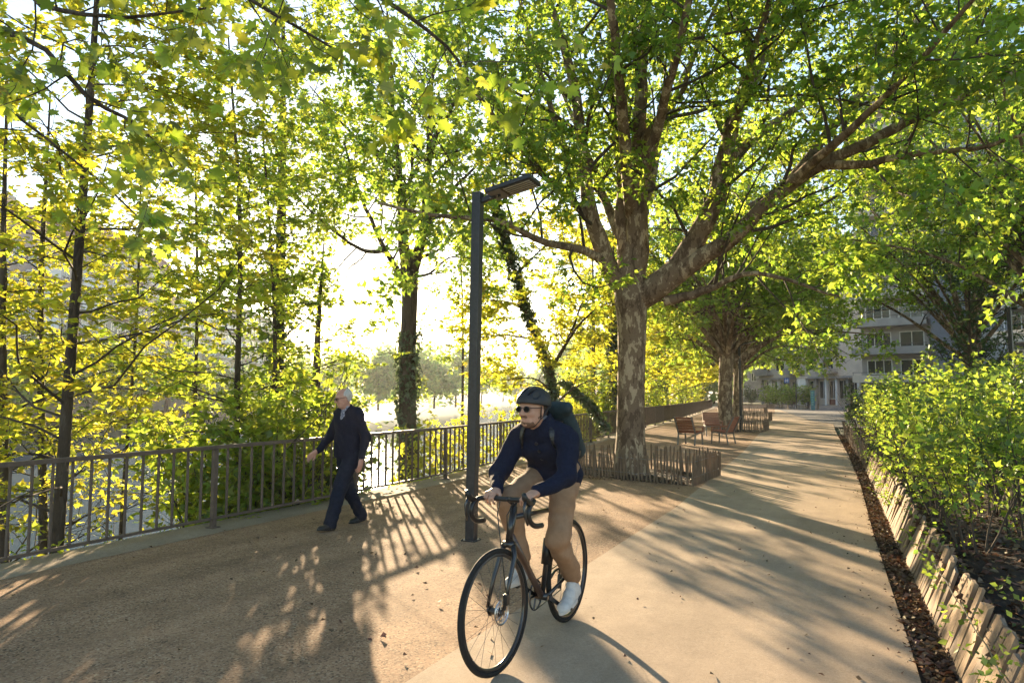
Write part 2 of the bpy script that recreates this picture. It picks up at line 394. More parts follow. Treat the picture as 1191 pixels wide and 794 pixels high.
def watermat():
    m, t, b = newmat('river_water'); t.nodes.remove(b); out = t.nodes['Material Output']
    tc = N(t, 'ShaderNodeTexCoord'); mp = N(t, 'ShaderNodeMapping'); mp.inputs['Rotation'].default_value = (0, 0, R(28)); mp.inputs['Scale'].default_value = (1.0, 0.4, 1)
    t.links.new(tc.outputs['Object'], mp.inputs[0])
    n = N(t, 'ShaderNodeTexNoise', Scale=1.6, Detail=6.0, Roughness=0.65); t.links.new(mp.outputs[0], n.inputs['Vector'])
    bp = N(t, 'ShaderNodeBump', Strength=0.6, Distance=0.10); t.links.new(n.outputs['Fac'], bp.inputs['Height'])
    d = N(t, 'ShaderNodeBsdfDiffuse', Color=(.075, .105, .125, 1)); g = N(t, 'ShaderNodeBsdfGlossy', Roughness=0.16, Color=(.86, .93, 1, 1))
    t.links.new(bp.outputs[0], d.inputs['Normal']); t.links.new(bp.outputs[0], g.inputs['Normal'])
    fr = N(t, 'ShaderNodeFresnel', IOR=1.33); t.links.new(bp.outputs[0], fr.inputs['Normal'])
    mr = N(t, 'ShaderNodeMapRange'); mr.inputs['To Min'].default_value = .02; mr.inputs['To Max'].default_value = .2; t.links.new(fr.outputs[0], mr.inputs['Value'])
    mx = N(t, 'ShaderNodeMixShader'); t.links.new(mr.outputs[0], mx.inputs[0]); t.links.new(d.outputs[0], mx.inputs[1]); t.links.new(g.outputs[0], mx.inputs[2])
    t.links.new(mx.outputs[0], out.inputs['Surface'])
    return m
m_water = watermat()

ysA = np.concatenate([np.arange(-40, 100, 2.0), [100, 130, 180, 260, 400, 700, 1200, 2500]])
strip('ground', lambda y: edgeX(y), lambda y: np.full_like(y, 2500.0), ysA, -0.05, m_land)
strip('near_bank', lambda y: edgeX(y), lambda y: edgeX(y) - 6.0, ysA, 0, m_bank, nx=14, zf=lambda X, Y: bankz(X, Y))
strip('far_bank', lambda y: farX(y) - 900, lambda y: farX(y), ysA, 0, m_land, nx=40,
      zf=lambda X, Y: np.interp(farX(Y) - X, [0, 5, 14, 30, 900], [-4.2, -2.6, -0.8, 0.0, 0.0]))
me = npmesh('river', [(-3000, -60, WATER), (200, -60, WATER), (200, 2500, WATER), (-3000, 2500, WATER)], [[(0, 1, 2, 3)]])
# keep the water on the river's side of the near bank only
strip('river', lambda y: farX(y) - 3, lambda y: edgeX(y) - 1.2, ysA, WATER, m_water); bpy.data.meshes.remove(me)
ysB = np.arange(-14, 112, 1.0)
strip('promenade', lambda y: railX(y) + 0.12, pathL, ysB, 0.0, m_gravel, nx=3)
strip('kerb', lambda y: railX(y) - 0.33, lambda y: railX(y) + 0.30, ysB, 0.004, m_kerb, nx=3)
strip('path', pathL, pathR, ysB, 0.004, m_path)
strip('verge', pathR, lambda y: wallX(y) + 0.1, np.arange(-14, 32, 1.0), -0.012, m_soil)
P_ = [(-1.9, 45), (-0.62, 41), (-0.45, 36.5), (12, 35.5), (60, 50), (75, 112), (-9, 112), (-7.3, 84)]
mb = MB(); mb.raw([(x, y, 0.012) for x, y in P_], [range(len(P_))]); tag(mb.build('plaza', m_plaza), kind='structure')
# riser of the quay under the kerb
strip('quay_face', lambda y: railX(y) - 0.33, lambda y: railX(y) - 0.333, ysB, 0, m_kerb, zf=lambda X, Y: np.where(X < railX(Y) - 0.332, -1.0, 0.004))
strip('planting_bed', lambda y: wallX(y) + 0.13, lambda y: np.full_like(y, 9.0), np.arange(-8, 31.5, 0.5), 0, m_soil, nx=26,
      zf=lambda X, Y: np.where(X < wallX(Y) + 0.15, 0.24, bedz(X, Y)))

# ------------------------------------------------------------------ railing
m_rail = M('brown_grey_paint', (.14, .10, .078), (.095, .07, .056), rough=0.55, scale=14, bump=0.12, spec=0.4)
ra = thing('metal_railing', (railX(6.0), 6.0, 0), 'long brown metal railing with thin upright bars along the river edge', 'railing')
rinv = np.array([-railX(6.0), -6.0, 0.0])
def rp(y, z): return np.array([float(railX(y)), y, z]) + rinv
SP = 2.65; posts = [6.0 + SP * k for k in range(-4, 30)]
HT = 0.97
mb = MB(); yy = np.arange(posts[0], posts[-1] + .01, SP / 2)
for a, b in zip(yy[:-1], yy[1:]): mb.bar(rp(a, HT), rp(b, HT), .062, .045)
mb.build('top_rail', m_rail, ra, bevel=.004)
mb = MB()
for a, b in zip(yy[:-1], yy[1:]): mb.bar(rp(a, .115), rp(b, .115), .04, .03)
mb.build('bottom_rail', m_rail, ra)
def flatdir(y): return unit(np.array([float(railX(y + .3) - railX(y - .3)), .6, 0]))
for y in posts:
    mb = MB(); mb.bar(rp(y, 0.0), rp(y, HT - .024), .055, .055, up=flatdir(y)); mb.box((-.06, -.06, 0), (.06, .06, .012), at=rp(y, 0.004)); mb.build('post', m_rail, ra)
NB = 14; k = 0; rest = MB()
for i, y in enumerate(posts[:-1]):
    for j in range(1, NB):
        yb = y + SP * j / NB
        if y + SP < 2.6: tgt = rest
        elif k < 100: tgt = MB(); k += 1
        else: tgt = rest
        tgt.bar(rp(yb, .128), rp(yb, HT - .02), .013, .034, up=(1, 0, 0))
        if tgt is not rest: tgt.build('baluster', m_rail, ra)
tag(rest.build('balusters', m_rail, ra), kind='stuff')

# ------------------------------------------------------------------ street lamps
m_pole = M('dark_grey_metal', (.040, .042, .048), (.028, .029, .033), rough=0.42, scale=30, metal=0.3, spec=0.5)
m_lens = M('lamp_lens_white', (.55, .54, .50), (.45, .44, .41), rough=0.3)
def street_lamp(loc, label, rz=0.0, lean=0.0, ht=3.93):
    t = thing('street_lamp', loc, label, 'street lamp', 'flat headed street lamps', rz)
    t.rotation_euler = (0, lean, rz)
    mb = MB(); mb.box((-.055, -.055, 0), (.055, .055, ht)); mb.build('pole', m_pole, t, bevel=.012)
    mb = MB(); mb.box((-.085, -.085, 0), (.085, .085, .012))
    for a in (-1, 1):
        for b in (-1, 1): mb.tube([(a*.07, b*.07, .012), (a*.07, b*.07, .022)], .008, 8)
    mb.build('base_plate', m_pole, t)
    mb = MB(); mb.bar((.05, 0, ht - .10), (.22, 0, ht - .055), .05, .06); mb.build('arm', m_pole, t, bevel=.006)
    rot = roty(R(-12)); at = (.17, 0, ht - .07)
    mb = MB(); mb.box((0, -.17, 0), (.56, .17, .055), rot, at); h = mb.build('lamp_head', m_pole, t, bevel=.01)
    mb = MB(); mb.box((.015, -.155, -.004), (.175, .155, .001), rot, at); mb.build('cover_plate', M('cover_grey', (.22, .22, .23), rough=.5), h)
    mb = MB(); mb.tube([np.array(at) + rot @ np.array((.10, 0, -.004)), np.array(at) + rot @ np.array((.10, 0, -.03))], .02, 12); mb.build('sensor', m_pole, h)
    mb = MB(); mb.box((.19, -.155, -.003), (.545, .155, .001), rot, at); mb.build('lens', M('lens_black', (.02, .02, .02), rough=.3), h)
    mb = MB()
    for i in range(5): mb.box((.21, -.125 + i*.056, -.010), (.53, -.105 + i*.056, -.002), rot, at)
    mb.build('led_strips', m_lens, h)
    return t
b0 = gp(548, 628)
street_lamp(b0, 'tall dark street lamp with flat head standing behind the cyclist', rz=R(2), lean=R(1.0))
street_lamp(wp(861, HZ, 31) * (1, 1, 0), 'dark street lamp post beside the trunk of the second plane tree', rz=R(0))
c_ = wp(926, HZ, 74) * (1, 1, 0)
street_lamp(c_, 'far street lamp standing at the planted island on the plaza', rz=R(180), ht=4.6)
c_ = wp(1179, HZ, 21) * (1, 1, 0) + np.array((0, 0, .3))
street_lamp(c_, 'slim lamp post rising behind the shrubs at the right edge', rz=R(60), ht=4.0)

# ------------------------------------------------------------------ picket enclosures round the trees
m_picket = M('grey_brown_split_wood', (.26, .185, .125), (.13, .09, .06), rough=0.85, scale=3, stretch=(9, 9, 1), bump=0.5, bscale=12)
m_wire = M('galvanised_wire', (.25, .25, .25), rough=0.4, metal=0.8)
def pickets(name, poly, label, h=0.54, step=0.085, closed=True, group='picket enclosures', base=None, cap=100):
    poly = np.array(poly, float); c = poly.mean(0); t = thing(name, (c[0], c[1], 0), label, 'picket fence', group)
    q = np.vstack([poly, poly[:1]]) if closed else poly
    seg = np.linalg.norm(np.diff(q, axis=0), axis=1); cum = np.r_[0, np.cumsum(seg)]
    n = int(cum[-1] / step); spots = []
    for i in range(n):
        s = (i + .5) / n * cum[-1] + RNG.normal() * step * .14; s = min(max(s, 0), cum[-1] - 1e-3); j = np.searchsorted(cum, s, 'right') - 1
        p = q[j] + (q[j+1] - q[j]) * (s - cum[j]) / seg[j]; d = (q[j+1] - q[j]) / seg[j]; spots.append((p - c, d))
    order = np.argsort([math.hypot(p[0] + c[0], p[1] + c[1]) for p, d in spots]); rank = np.empty(n, int); rank[order] = np.arange(n)
    rest = MB(); nr = 0
    for i, (p, d) in enumerate(spots):
        hh = h * (.90 + .16 * RNG.random()); ww = .022 + .013 * RNG.random(); th = .018 + .01 * RNG.random()
        tl = RNG.normal() * .035; tn = RNG.normal() * .02; nrm = np.array([-d[1], d[0]])
        P0 = np.array([p[0], p[1], -.02]); P1 = P0 + np.array([d[0]*tl + nrm[0]*tn, d[1]*tl + nrm[1]*tn, hh])
        mb = MB() if rank[i] < cap else rest
        dd = np.array([d[0], d[1], 0])
        V = []
        for b_, s_ in ((P0, 1), (P0 + (P1 - P0) * .93, .97), (P1 + np.array((0, 0, 0)), .35)):
            for a_, e_ in ((-1, -1), (1, -1), (1, 1), (-1, 1)): V.append(b_ + dd * a_ * ww / 2 * s_ + np.array([nrm[0], nrm[1], 0]) * e_ * th / 2 * s_)
        F = [(3,2,1,0),(8,9,10,11)]
        for L_ in (0, 4): F += [(L_+a_, L_+(a_+1)%4, L_+4+(a_+1)%4, L_+4+a_) for a_ in range(4)]
        mb.raw(V, F)
        if mb is rest: nr += 1
        else: mb.build('picket', m_picket, t)
    if nr: tag(rest.build('pickets', m_picket, t), kind='stuff')
    for zf in (.28, .78):
        mb = MB(); pts = [(p[0] + RNG.normal()*.004, p[1] + RNG.normal()*.004, h*zf + RNG.normal()*.006) for p, d in spots]
        if closed: pts.append(pts[0])
        for s_ in (-1, 1):
            mb.tube([(x + s_*.014*math.cos(i*math.pi), y + s_*.014*math.sin(i*1.3), z) for i, (x, y, z) in enumerate(pts)], .0028, 4)
        mb.build('wire', m_wire, t)
    return t
PIT1 = [(-2.45, 12.35), (-2.28, 14.2), (-3.7, 14.75), (-5.3, 14.5), (-5.5, 13.6), (-4.85, 13.1), (-3.7, 12.62)]
pickets('picket_fence', PIT1, 'low split wood picket fence ringing the big plane tree', step=.078)
def pit(d, px0, px1, label, dep=2.2):
    a = wp(px0, HZ, d)[:2]; b = wp(px1, HZ, d)[:2]; a2 = a + np.array((0.0, dep)); b2 = b + np.array((0.0, dep))
    return pickets('picket_fence', [a, b, b2, a2], label, h=.56, step=.10)
pit(29.2, 828, 887, 'second picket fence ringing the next plane tree past the chairs')
pit(40.0, 838, 893, 'third picket fence ringing a plane tree further along the path')
pit(56.0, 845, 888, 'farthest small picket fence on the left of the path', dep=3)
for nm, poly in (('tree_pit', PIT1),):
    mb = MB(); mb.raw([(x, y, .008) for x, y in poly], [range(len(poly))]); tag(mb.build('tree_pit_soil', m_soil), kind='structure')
for d, a_, b_ in ((29.2, 828, 887), (40, 838, 893)):
    p, q = wp(a_, HZ, d)[:2], wp(b_, HZ, d)[:2]
    mb = MB(); mb.raw([(p[0], p[1], .008), (q[0], q[1], .008), (q[0], q[1] + 2.2, .008), (p[0], p[1] + 2.2, .008)], [(0, 1, 2, 3)]); tag(mb.build('tree_pit_soil', m_soil), kind='structure')
yy = np.arange(16.4, 30.2, .5)
pickets('picket_fence', [(wallX(y) + .03, y) for y in yy] + [(1.2, 30.4), (3.4, 30.9)], 'low picket fence continuing the plank edging along the shrub bed', closed=False, group='picket fences', step=.14, h=.6)

# ------------------------------------------------------------------ plank edging of the bed
m_plank = M('weathered_planks', (.34, .24, .15), (.20, .14, .09), rough=0.85, scale=2.5, stretch=(7, 7, 1), bump=0.5, bscale=14)
m_plank2 = M('grey_planks', (.24, .19, .145), (.15, .115, .085), rough=0.9, scale=2.5, stretch=(7, 7, 1), bump=0.5, bscale=14)
pl = thing('plank_edging', (wallX(6), 6, 0), 'rough upright wooden planks edging the raised shrub bed', 'edging')
y = 1.0; nP = 0; rest = MB()
while y < 16.4:
    wd = .075 + .075 * RNG.random(); h = .39 + .05 * RNG.random(); x = float(wallX(y + wd/2))
    ln = .17 + RNG.normal() * .018; sl_ = RNG.normal() * .028
    o = np.array((x - wallX(6), y - 6, 0)); th = .022
    V = []
    for e_ in (0, th):
        for a_, z_, in ((0, -.03), (wd - .004, -.03), (wd - .004, h), (0, h + RNG.normal()*.01)):
            V.append(o + np.array((e_ + ln * z_ / h + RNG.normal() * .003, a_ + sl_ * z_ / h, z_)))
    mb = MB() if 2.4 < y and nP < 100 else rest
    mb.raw(V, [(0,1,2,3),(7,6,5,4),(0,4,5,1),(1,5,6,2),(2,6,7,3),(3,7,4,0)])
    if mb is not rest: nP += 1; mb.build('plank', m_plank if RNG.random() < .62 else m_plank2, pl)
    y += wd
tag(rest.build('planks', m_plank, pl), kind='stuff')
mb = MB(); mb.tube([(wallX(v) - wallX(6) + .085, v - 6, .30 + .01*math.sin(v*9)) for v in np.arange(3.2, 6.5, .12)], .004, 5); mb.build('wire', m_wire, pl)

# fallen leaves and bark chips on the verge and the bed
m_litter = leafmat('dry_leaf', (.15, .095, .06), (.10, .05, .02), tw=0.15, var=0.65, gloss=0.03)
m_litter2 = leafmat('bark_chip', (.10, .055, .035), (.02, .01, .0), tw=0.02, var=0.6, gloss=0.02)
def scatter(n, xf, y0, y1, zf, smin, smax, mat, name, label):
    v = RNG.random(n) ** 1.6; ys = y0 + (y1 - y0) * v; xs = xf(ys, RNG.random(n)); P = np.stack([xs, ys, zf(xs, ys) + .004 + .02 * RNG.random(n)], 1)
    a = RNG.random(n) * 6.283; D = np.stack([np.cos(a), np.sin(a), RNG.normal(size=n) * .3], 1); Nn = RNG.normal(size=(n, 3)) * .45; Nn[:, 2] += 1
    return tag(leaves(name, P, D, Nn, smin + (smax - smin) * RNG.random(n), DIAM, mat, None), label, None, None, 'stuff')
scatter(7000, lambda y, r: pathR(y) + .01 + r * (wallX(y) - pathR(y)), 2.5, 30, lambda x, y: x * 0 - .008, .025, .065, m_litter, 'leaf_litter', 'dry brown leaves in the strip between path and planks')
scatter(16000, lambda y, r: wallX(y) + .13 + r ** 1.4 * 7, 2.0, 28, bedz, .03, .08, m_litter, 'leaf_litter', 'dry brown leaves over the soil of the shrub bed')
scatter(9000, lambda y, r: wallX(y) + .13 + r ** 1.4 * 5, 2.0, 18, bedz, .03, .07, m_litter2, 'bark_mulch', 'dark bark chips over the soil of the shrub bed')
scatter(900, lambda y, r: -5.4 + r * 3.0, 12.5, 14.6, lambda x, y: x * 0 + .01, .03, .07, m_litter, 'leaf_litter', 'dry leaves inside the picket fence of the big plane tree')

# ------------------------------------------------------------------ slatted chairs
m_slat = M('red_brown_slats', (.30, .125, .075), (.20, .08, .05), rough=0.5, scale=3, stretch=(1, 8, 8))
m_cfr = M('grey_chair_frame', (.20, .19, .18), rough=0.45, metal=0.4)
def chair(loc, rz, label):
    t = thing('garden_chair', loc, label, 'chair', 'slatted wooden chairs', rz)      # faces +x
    def side(y):
        mb = MB(); mb.bar((.26, y, 0), (.24, y, .40), .045, .03, up=(1, 0, 0)); mb.build('leg', m_cfr, t)
        mb = MB(); mb.bar((-.30, y, 0), (-.22, y, .40), .045, .03, up=(1, 0, 0)); mb.build('leg', m_cfr, t)
    side(-.29); side(.29)
    mb = MB()
    for y in (-.29, .29): mb.bar((.27, y, .41), (-.24, y, .35), .03, .045); mb.bar((-.22, y, .35), (-.50, y, .90), .03, .045, up=(1, 0, 0))
    mb.bar((.2, -.29, .38), (.2, .29, .38), .03); mb.bar((-.2, -.29, .34), (-.2, .29, .34), .03); mb.build('frame', m_cfr, t)
    mb = MB(); ry = roty(R(6.6))
    for i in range(5): mb.box((-.048, -.31, 0), (.048, .31, .022), ry, (.22 - i*.105, 0, .43 - i*.0122))
    mb.build('seat', m_slat, t, bevel=.003)
    mb = MB(); d = np.array((-.28, 0, .55)); d = d / np.linalg.norm(d)
    for i in range(6):
        c = np.array((-.205, 0, .40)) + d * (i * .092 + .05); mb.bar(c + (0, -.31, 0), c + (0, .31, 0), .022, .075, up=d)
    mb.build('backrest', m_slat, t, bevel=.003)
    for y in (-.33, .33):
        mb = MB(); mb.bar((.24, y, .56), (-.30, y, .58), .05, .025); mb.bar((.22, y, .40), (.22, y, .56), .03); mb.build('armrest', m_slat, t)
    return t
chair(gp(803, 517), R(75), 'slatted brown chair with its back to the picket fence of the big tree')
chair(gp(829, 506.5), R(-70), 'slatted chair with sunlit pale backrest turned towards the river side')
chair(gp(841, 516), R(165), 'slatted brown chair seen from its side, nearest the path')

# a few fallen leaves and pebbles lying about on the open ground
scatter(420, lambda y, r: railX(y) + .3 + r * (pathR(y) - railX(y) - .4), 2.5, 26, lambda x, y: x * 0 + .006, .018, .05, m_litter, 'leaf_litter', 'stray dry leaves on the gravel and the path')
scatter(260, lambda y, r: pathR(y) - .02 - .35 * r ** 3, 2.5, 26, lambda x, y: x * 0 + .006, .015, .04, m_litter, 'leaf_litter', 'stray leaves along the right edge of the path')
# ------------------------------------------------------------------ buildings
m_conc = M('grey_concrete', (.36, .345, .33), (.27, .26, .255), rough=0.9, scale=1.2, bump=0.2)
m_conc2 = M('pale_concrete', (.62, .56, .48), (.50, .45, .39), rough=0.9, scale=0.8, bump=0.2)  # pale concrete, lightened further to stand in for sun on the low block
m_white = M('white_panels', (.80, .80, .80), (.72, .72, .72), rough=0.7, scale=0.8)
m_blue = M('blue_grey_render', (.22, .245, .29), (.18, .20, .24), rough=0.9, scale=0.6)
m_frame = M('white_window_frame', (.72, .72, .70), rough=0.5)
m_dframe = M('dark_frame', (.05, .05, .055), rough=0.5)
m_red = M('brown_red_panel', (.28, .12, .08), (.2, .09, .06), rough=0.8)
m_roof = M('rust_red_roof', (.26, .11, .085), (.20, .085, .07), rough=0.7, scale=2)
m_pink = M('pale_pink_render', (.52, .40, .35), (.45, .35, .30), rough=0.9, scale=0.5)
m_cream = M('cream_render', (.58, .52, .44), (.50, .45, .38), rough=0.9, scale=0.5)
def glassmat():
    m, t, b = newmat('window_glass'); b.inputs['Base Color'].default_value = (.025, .032, .04, 1); b.inputs['Roughness'].default_value = 0.08
    b.inputs['Specular IOR Level'].default_value = 0.7; return m
m_glass = glassmat()
def face_frame(P0, P1):
    """local frame: x along the facade from P0 to P1, y into the building"""
    P0 = np.array(P0, float); P1 = np.array(P1, float); L = np.linalg.norm(P1[:2] - P0[:2]); a = math.atan2(P1[1] - P0[1], P1[0] - P0[0]); return L, a
def window(parent, x, z, w_, h_, mat=None, y=0.0, bars=1):
    f = MB(); t_ = .09
    f.box((x, y - .05, z), (x + w_, y + .03, z + t_)); f.box((x, y - .05, z + h_ - t_), (x + w_, y + .03, z + h_))
    f.box((x, y - .05, z + t_), (x + t_, y + .03, z + h_ - t_)); f.box((x + w_ - t_, y - .05, z + t_), (x + w_, y + .03, z + h_ - t_))
    for i in range(bars):
        c = x + w_ * (i + 1) / (bars + 1); f.box((c - t_*.45, y - .048, z + t_), (c + t_*.45, y + .028, z + h_ - t_))
    o = f.build('window', mat or m_frame, parent)
    g = MB(); g.box((x + t_, y - .02, z + t_), (x + w_ - t_, y - .006, z + h_ - t_)); g.build('pane', m_glass, o)
    return o

# concrete block with deep balconies ------------------------------------------
A = wp(1004, HZ, 73); B = wp(1088, HZ, 69)
L, a = face_frame(A, B)
t = thing('apartment_building', (A[0], A[1], 0), 'grey concrete apartment block with stacked balconies behind the shrubs', 'building', None, a)
mb = MB(); mb.box((0, 0, 0), (L, 14, 35)); mb.build('wall', m_conc, t)
mb = MB(); mb.box((L, -1.2, 0), (L + 2.2, 14, 35)); mb.build('stair_tower', m_blue, t)
for k in range(11):
    z = 2.8 + k * 2.9
    mb = MB(); mb.box((-.6, -2.0, z), (L - .3, -.003, z + .22)); mb.box((-.6, -2.0, z + .22), (L - .3, -1.86, z + .75)); mb.box((L - .45, -1.86, z + .22), (L - .3, -.003, z + .75)); mb.box((-.6, -1.86, z + .22), (-.45, -.003, z + .75))
    bo = mb.build('balcony', m_conc2 if k % 3 == 0 else m_conc, t)
    mb = MB(); mb.box((-.6, -1.96, z + 1.02), (L - .3, -1.91, z + 1.07)); 
    for q in np.linspace(-.55, L - .4, 9): mb.box((q, -1.95, z + .75), (q + .04, -1.92, z + 1.02))
    mb.build('balcony_rail', m_dframe, bo)
    window(t, .5, z + .9, L * .36, 1.5, bars=2); window(t, L * .55, z + .5, L * .34, 1.9, bars=1)
    mb = MB(); mb.box((.45, -.04, z + .24), (L * .45, -.012, z + .86)); mb.build('spandrel', m_red if k % 2 else m_dframe, t)

# white panelled facade --------------------------------------------------------
A2 = wp(1093, HZ, 80); B2 = wp(1172, HZ, 74); L, a = face_frame(A2, B2)
t = thing('apartment_building', (A2[0], A2[1], 0), 'white panelled tower with narrow windows behind the dark young tree', 'building', None, a)
mb = MB(); mb.box((0, 0, 0), (L, 12, 37.5)); mb.build('wall', m_white, t)
for k in range(12):
    z = 2.2 + k * 2.9
    mb = MB(); mb.box((0, -.03, z + 2.35), (L, -.003, z + 2.55)); mb.build('floor_band', m_blue, t)
    for x in np.arange(.7, L - 1.2, 1.75): window(t, x, z + .5, 1.0, 1.7, m_blue, bars=0)

A3 = wp(1173, HZ, 58); B3 = wp(1290, HZ, 50); L, a = face_frame(A3, B3)
t = thing('apartment_building', (A3[0], A3[1], 0), 'dark apartment block with projecting balconies at the right edge', 'building', None, a)
mb = MB(); mb.box((0, 0, 0), (L, 12, 30)); mb.build('wall', m_blue, t)
for k in range(9):
    z = 2.9 + k * 2.9
    mb = MB(); mb.box((.1, -1.7, z), (L, -.003, z + .2)); mb.box((.1, -1.7, z + .2), (L, -1.58, z + 1.0)); mb.build('balcony', m_conc2, t)
    for x in (.6, 3.4, 6.2): window(t, x, z + .3, 2.0, 2.1, m_frame, bars=1)

# low block with glazed ground floor, sunlight put into its wall colour -------------------------------------
A = wp(884, HZ, 112); B = wp(1016, HZ, 92); L, a = face_frame(A, B)
t = thing('apartment_building', (A[0], A[1], 0), 'pale concrete block with a glazed ground floor across the plaza', 'building', None, a)
mb = MB(); mb.box((0, .8, 0), (L, 14, 4.0)); mb.build('ground_floor_wall', m_conc2, t)
mb = MB(); mb.box((0, -.2, 4.0), (L, 14, 24)); mb.build('wall', m_conc2, t)
mb = MB(); mb.box((-.2, -.6, 3.85), (L + .2, -.203, 4.15)); mb.build('canopy', m_conc, t)
for i, x in enumerate(np.linspace(.2, L - .6, 12)):
    mb = MB(); mb.box((x, -.1, 0), (x + .35, .35, 3.85)); mb.build('column', m_white if i % 3 else m_conc, t)
for i, x in enumerate(np.linspace(.8, L - 2.6, 11)):
    window(t, x, .9, 1.5, 2.7, m_frame, y=.75, bars=1)
    if i % 2: mb = MB(); mb.box((x, .68, .1), (x + 1.5, .745, .85)); mb.build('panel', m_red, t)
for k in range(6):
    z = 4.6 + k * 2.9
    for i, x in enumerate(np.linspace(.8, L * .62, 5)):
        window(t, x, z + .6, 1.9, 1.6, m_dframe if (i + k) % 3 == 0 else m_frame, y=-.2, bars=1)
        if i % 2 == 0:
            mb = MB(); mb.box((x - .3, -1.5, z - .05), (x + 2.6, -.203, z + .15)); mb.box((x - .3, -1.5, z + .15), (x + 2.6, -1.4, z + .9)); mb.build('balcony', m_conc, t)
# a second, plainer block further left
A = wp(845, HZ, 140); B = wp(889, HZ, 128); L, a = face_frame(A, B)
t = thing('apartment_building', (A[0], A[1], 0), 'farthest grey block glimpsed at the end of the tree row', 'building', None, a)
mb = MB(); mb.box((0, 0, 0), (L, 10, 20)); mb.build('wall', m_conc, t)
for k in range(5):
    for x in np.arange(.8, L - 2, 2.6): window(t, x, 1.0 + k * 3, 1.5, 1.6)

# ------------------------------------------------------------------ plaza furniture
m_sblue = M('sign_blue', (.02, .11, .42), rough=0.4); m_swhite = M('sign_white', (.8, .8, .8), rough=0.4); m_teal = M('sign_teal', (.02, .16, .22), rough=0.4)
def glyph_H(mb, w_, h_, s_, y):
    mb.box((-w_/2, y, -h_/2), (-w_/2 + s_, y + .006, h_/2)); mb.box((w_/2 - s_, y, -h_/2), (w_/2, y + .006, h_/2)); mb.box((-w_/2 + s_, y, -s_/2), (w_/2 - s_, y + .006, s_/2))
c = wp(915.5, HZ, 78); t = thing('hospital_sign', (c[0], c[1], 0), 'square blue sign with white letter H on a thin post', 'sign', None, YAW + R(-22))
mb = MB(); mb.tube([(0, 0, 0), (0, 0, 3.5)], .04, 8); mb.build('post', m_pole, t)
mb = MB(); mb.box((-.27, -.05, 2.86), (.27, -.02, 3.42)); b_ = mb.build('panel', m_sblue, t, bevel=.01)
mb = MB(); glyph_H(mb, .28, .34, .075, 0); o = mb.build('letter', m_swhite, b_); o.location = (0, -.058, 3.14)
c = wp(945, HZ, 69); t = thing('information_pillar', (c[0], c[1], 0), 'narrow teal blue sign pillar with white lettering on the plaza', 'sign', None, YAW + R(-24))
mb = MB(); mb.box((-.2, -.07, 0), (.2, .07, 2.0)); b_ = mb.build('panel', m_teal, t, bevel=.01)
mb = MB()
for i in range(6): mb.box((-.10, -.074, 1.70 - i * .24), (.10 - .05 * (i % 2), -.0705, 1.82 - i * .24))
mb.build('lettering', M('sign_green', (.10, .42, .40), rough=.4), b_)
c = wp(932.5, HZ, 76); t = thing('concrete_pillar', (c[0], c[1], 0), 'white square pillar on a block beside the planted island', 'pillar', None, YAW)
mb = MB(); mb.box((-.32, -.3, .35), (.32, .3, 3.35)); mb.build('shaft', m_white, t, bevel=.03)
mb = MB(); mb.box((-.42, -.4, 0), (.42, .4, .35)); mb.build('base', m_conc2, t)
mb = MB(); mb.box((-.5, -.45, 3.35), (.5, .45, 3.55)); mb.build('cap', m_conc2, t)
c = wp(990, HZ, 36); t = thing('litter_bin', (c[0], c[1], 0), 'small dark bin on a post at the far corner of the shrub bed', 'bin')
mb = MB(); mb.tube([(0, 0, 0), (0, 0, .45)], .035, 8); mb.build('post', m_pole, t)
mb = MB(); mb.tube([(0, 0, .42), (0, 0, .46), (0, 0, .95), (0, 0, .98)], [.14, .2, .22, .17], 14); mb.build('body', m_dframe, t, smooth=False)
pickets('picket_fence', [wp(890, HZ, 84)[:2], wp(905, HZ, 76)[:2], wp(917, HZ, 71)[:2], wp(950, HZ, 70)[:2], wp(952, HZ, 76)[:2]], 'knee high timber edging of the planted island on the plaza', closed=False, group='picket fences', step=.3, h=.6, cap=60)

# ------------------------------------------------------------------ houses across the river
def far_house(pA, pB, H, mat, label, rowmat, roof='mansard', nb=7):
    L, a = face_frame(pA, pB)
    t = thing('apartment_building', (pA[0], pA[1], 0), label, 'building', 'buildings across the river', a)
    mb = MB(); mb.box((0, 0, -1), (L, 14, H)); mb.build('wall', mat, t)
    mb = MB()
    if roof == 'mansard':
        pr = [(0, -.4, H), (0, .6, H + 1.8), (0, 2.6, H + 3.4), (0, 7, H + 4.0), (0, 14.2, H + 4.0), (0, 14.2, H)]
        V = [(-.3, y_, z_) for _, y_, z_ in pr] + [(L + .3, y_, z_) for _, y_, z_ in pr]; n = len(pr)
        mb.raw(V, [tuple(range(n)), tuple(range(n, 2*n))[::-1]] + [(i, n+i, n+(i+1) % n, (i+1) % n) for i in range(n)])
        ro = mb.build('roof', m_roof, t)
        for x in np.arange(3, L - 3, 9): c_ = MB(); c_.box((x, 6, H + 3.9), (x + 1.4, 7.2, H + 5.4)); c_.build('chimney', m_conc2, ro)
    else:
        mb.box((-.4, -.4, H), (L + .4, 14.4, H + .5)); mb.build('roof', m_conc, t)
    nf = int(H // 2.9); bw = L / nb
    for k in range(nf):
        z = .3 + k * 2.9
        for i in range(nb):
            x = i * bw
            window(t, x + bw * .12, z + .75, bw * .32, 1.6, m_frame, bars=1)
            window(t, x + bw * .56, z + .35, bw * .34, 2.0, m_frame, bars=1)
            if (i + (k // 3)) % 2 == 0 and k:
                mb = MB(); mb.box((x + bw*.04, -1.4, z - .1), (x + bw*.96, -.003, z + .1)); mb.box((x + bw*.04, -1.4, z + .1), (x + bw*.96, -1.3, z + 1.05)); mb.build('balcony', rowmat, t)
            elif k: mb = MB(); mb.box((x + bw*.12, -.03, z - .1), (x + bw*.44, -.004, z + .7)); mb.build('spandrel', m_roof, t)
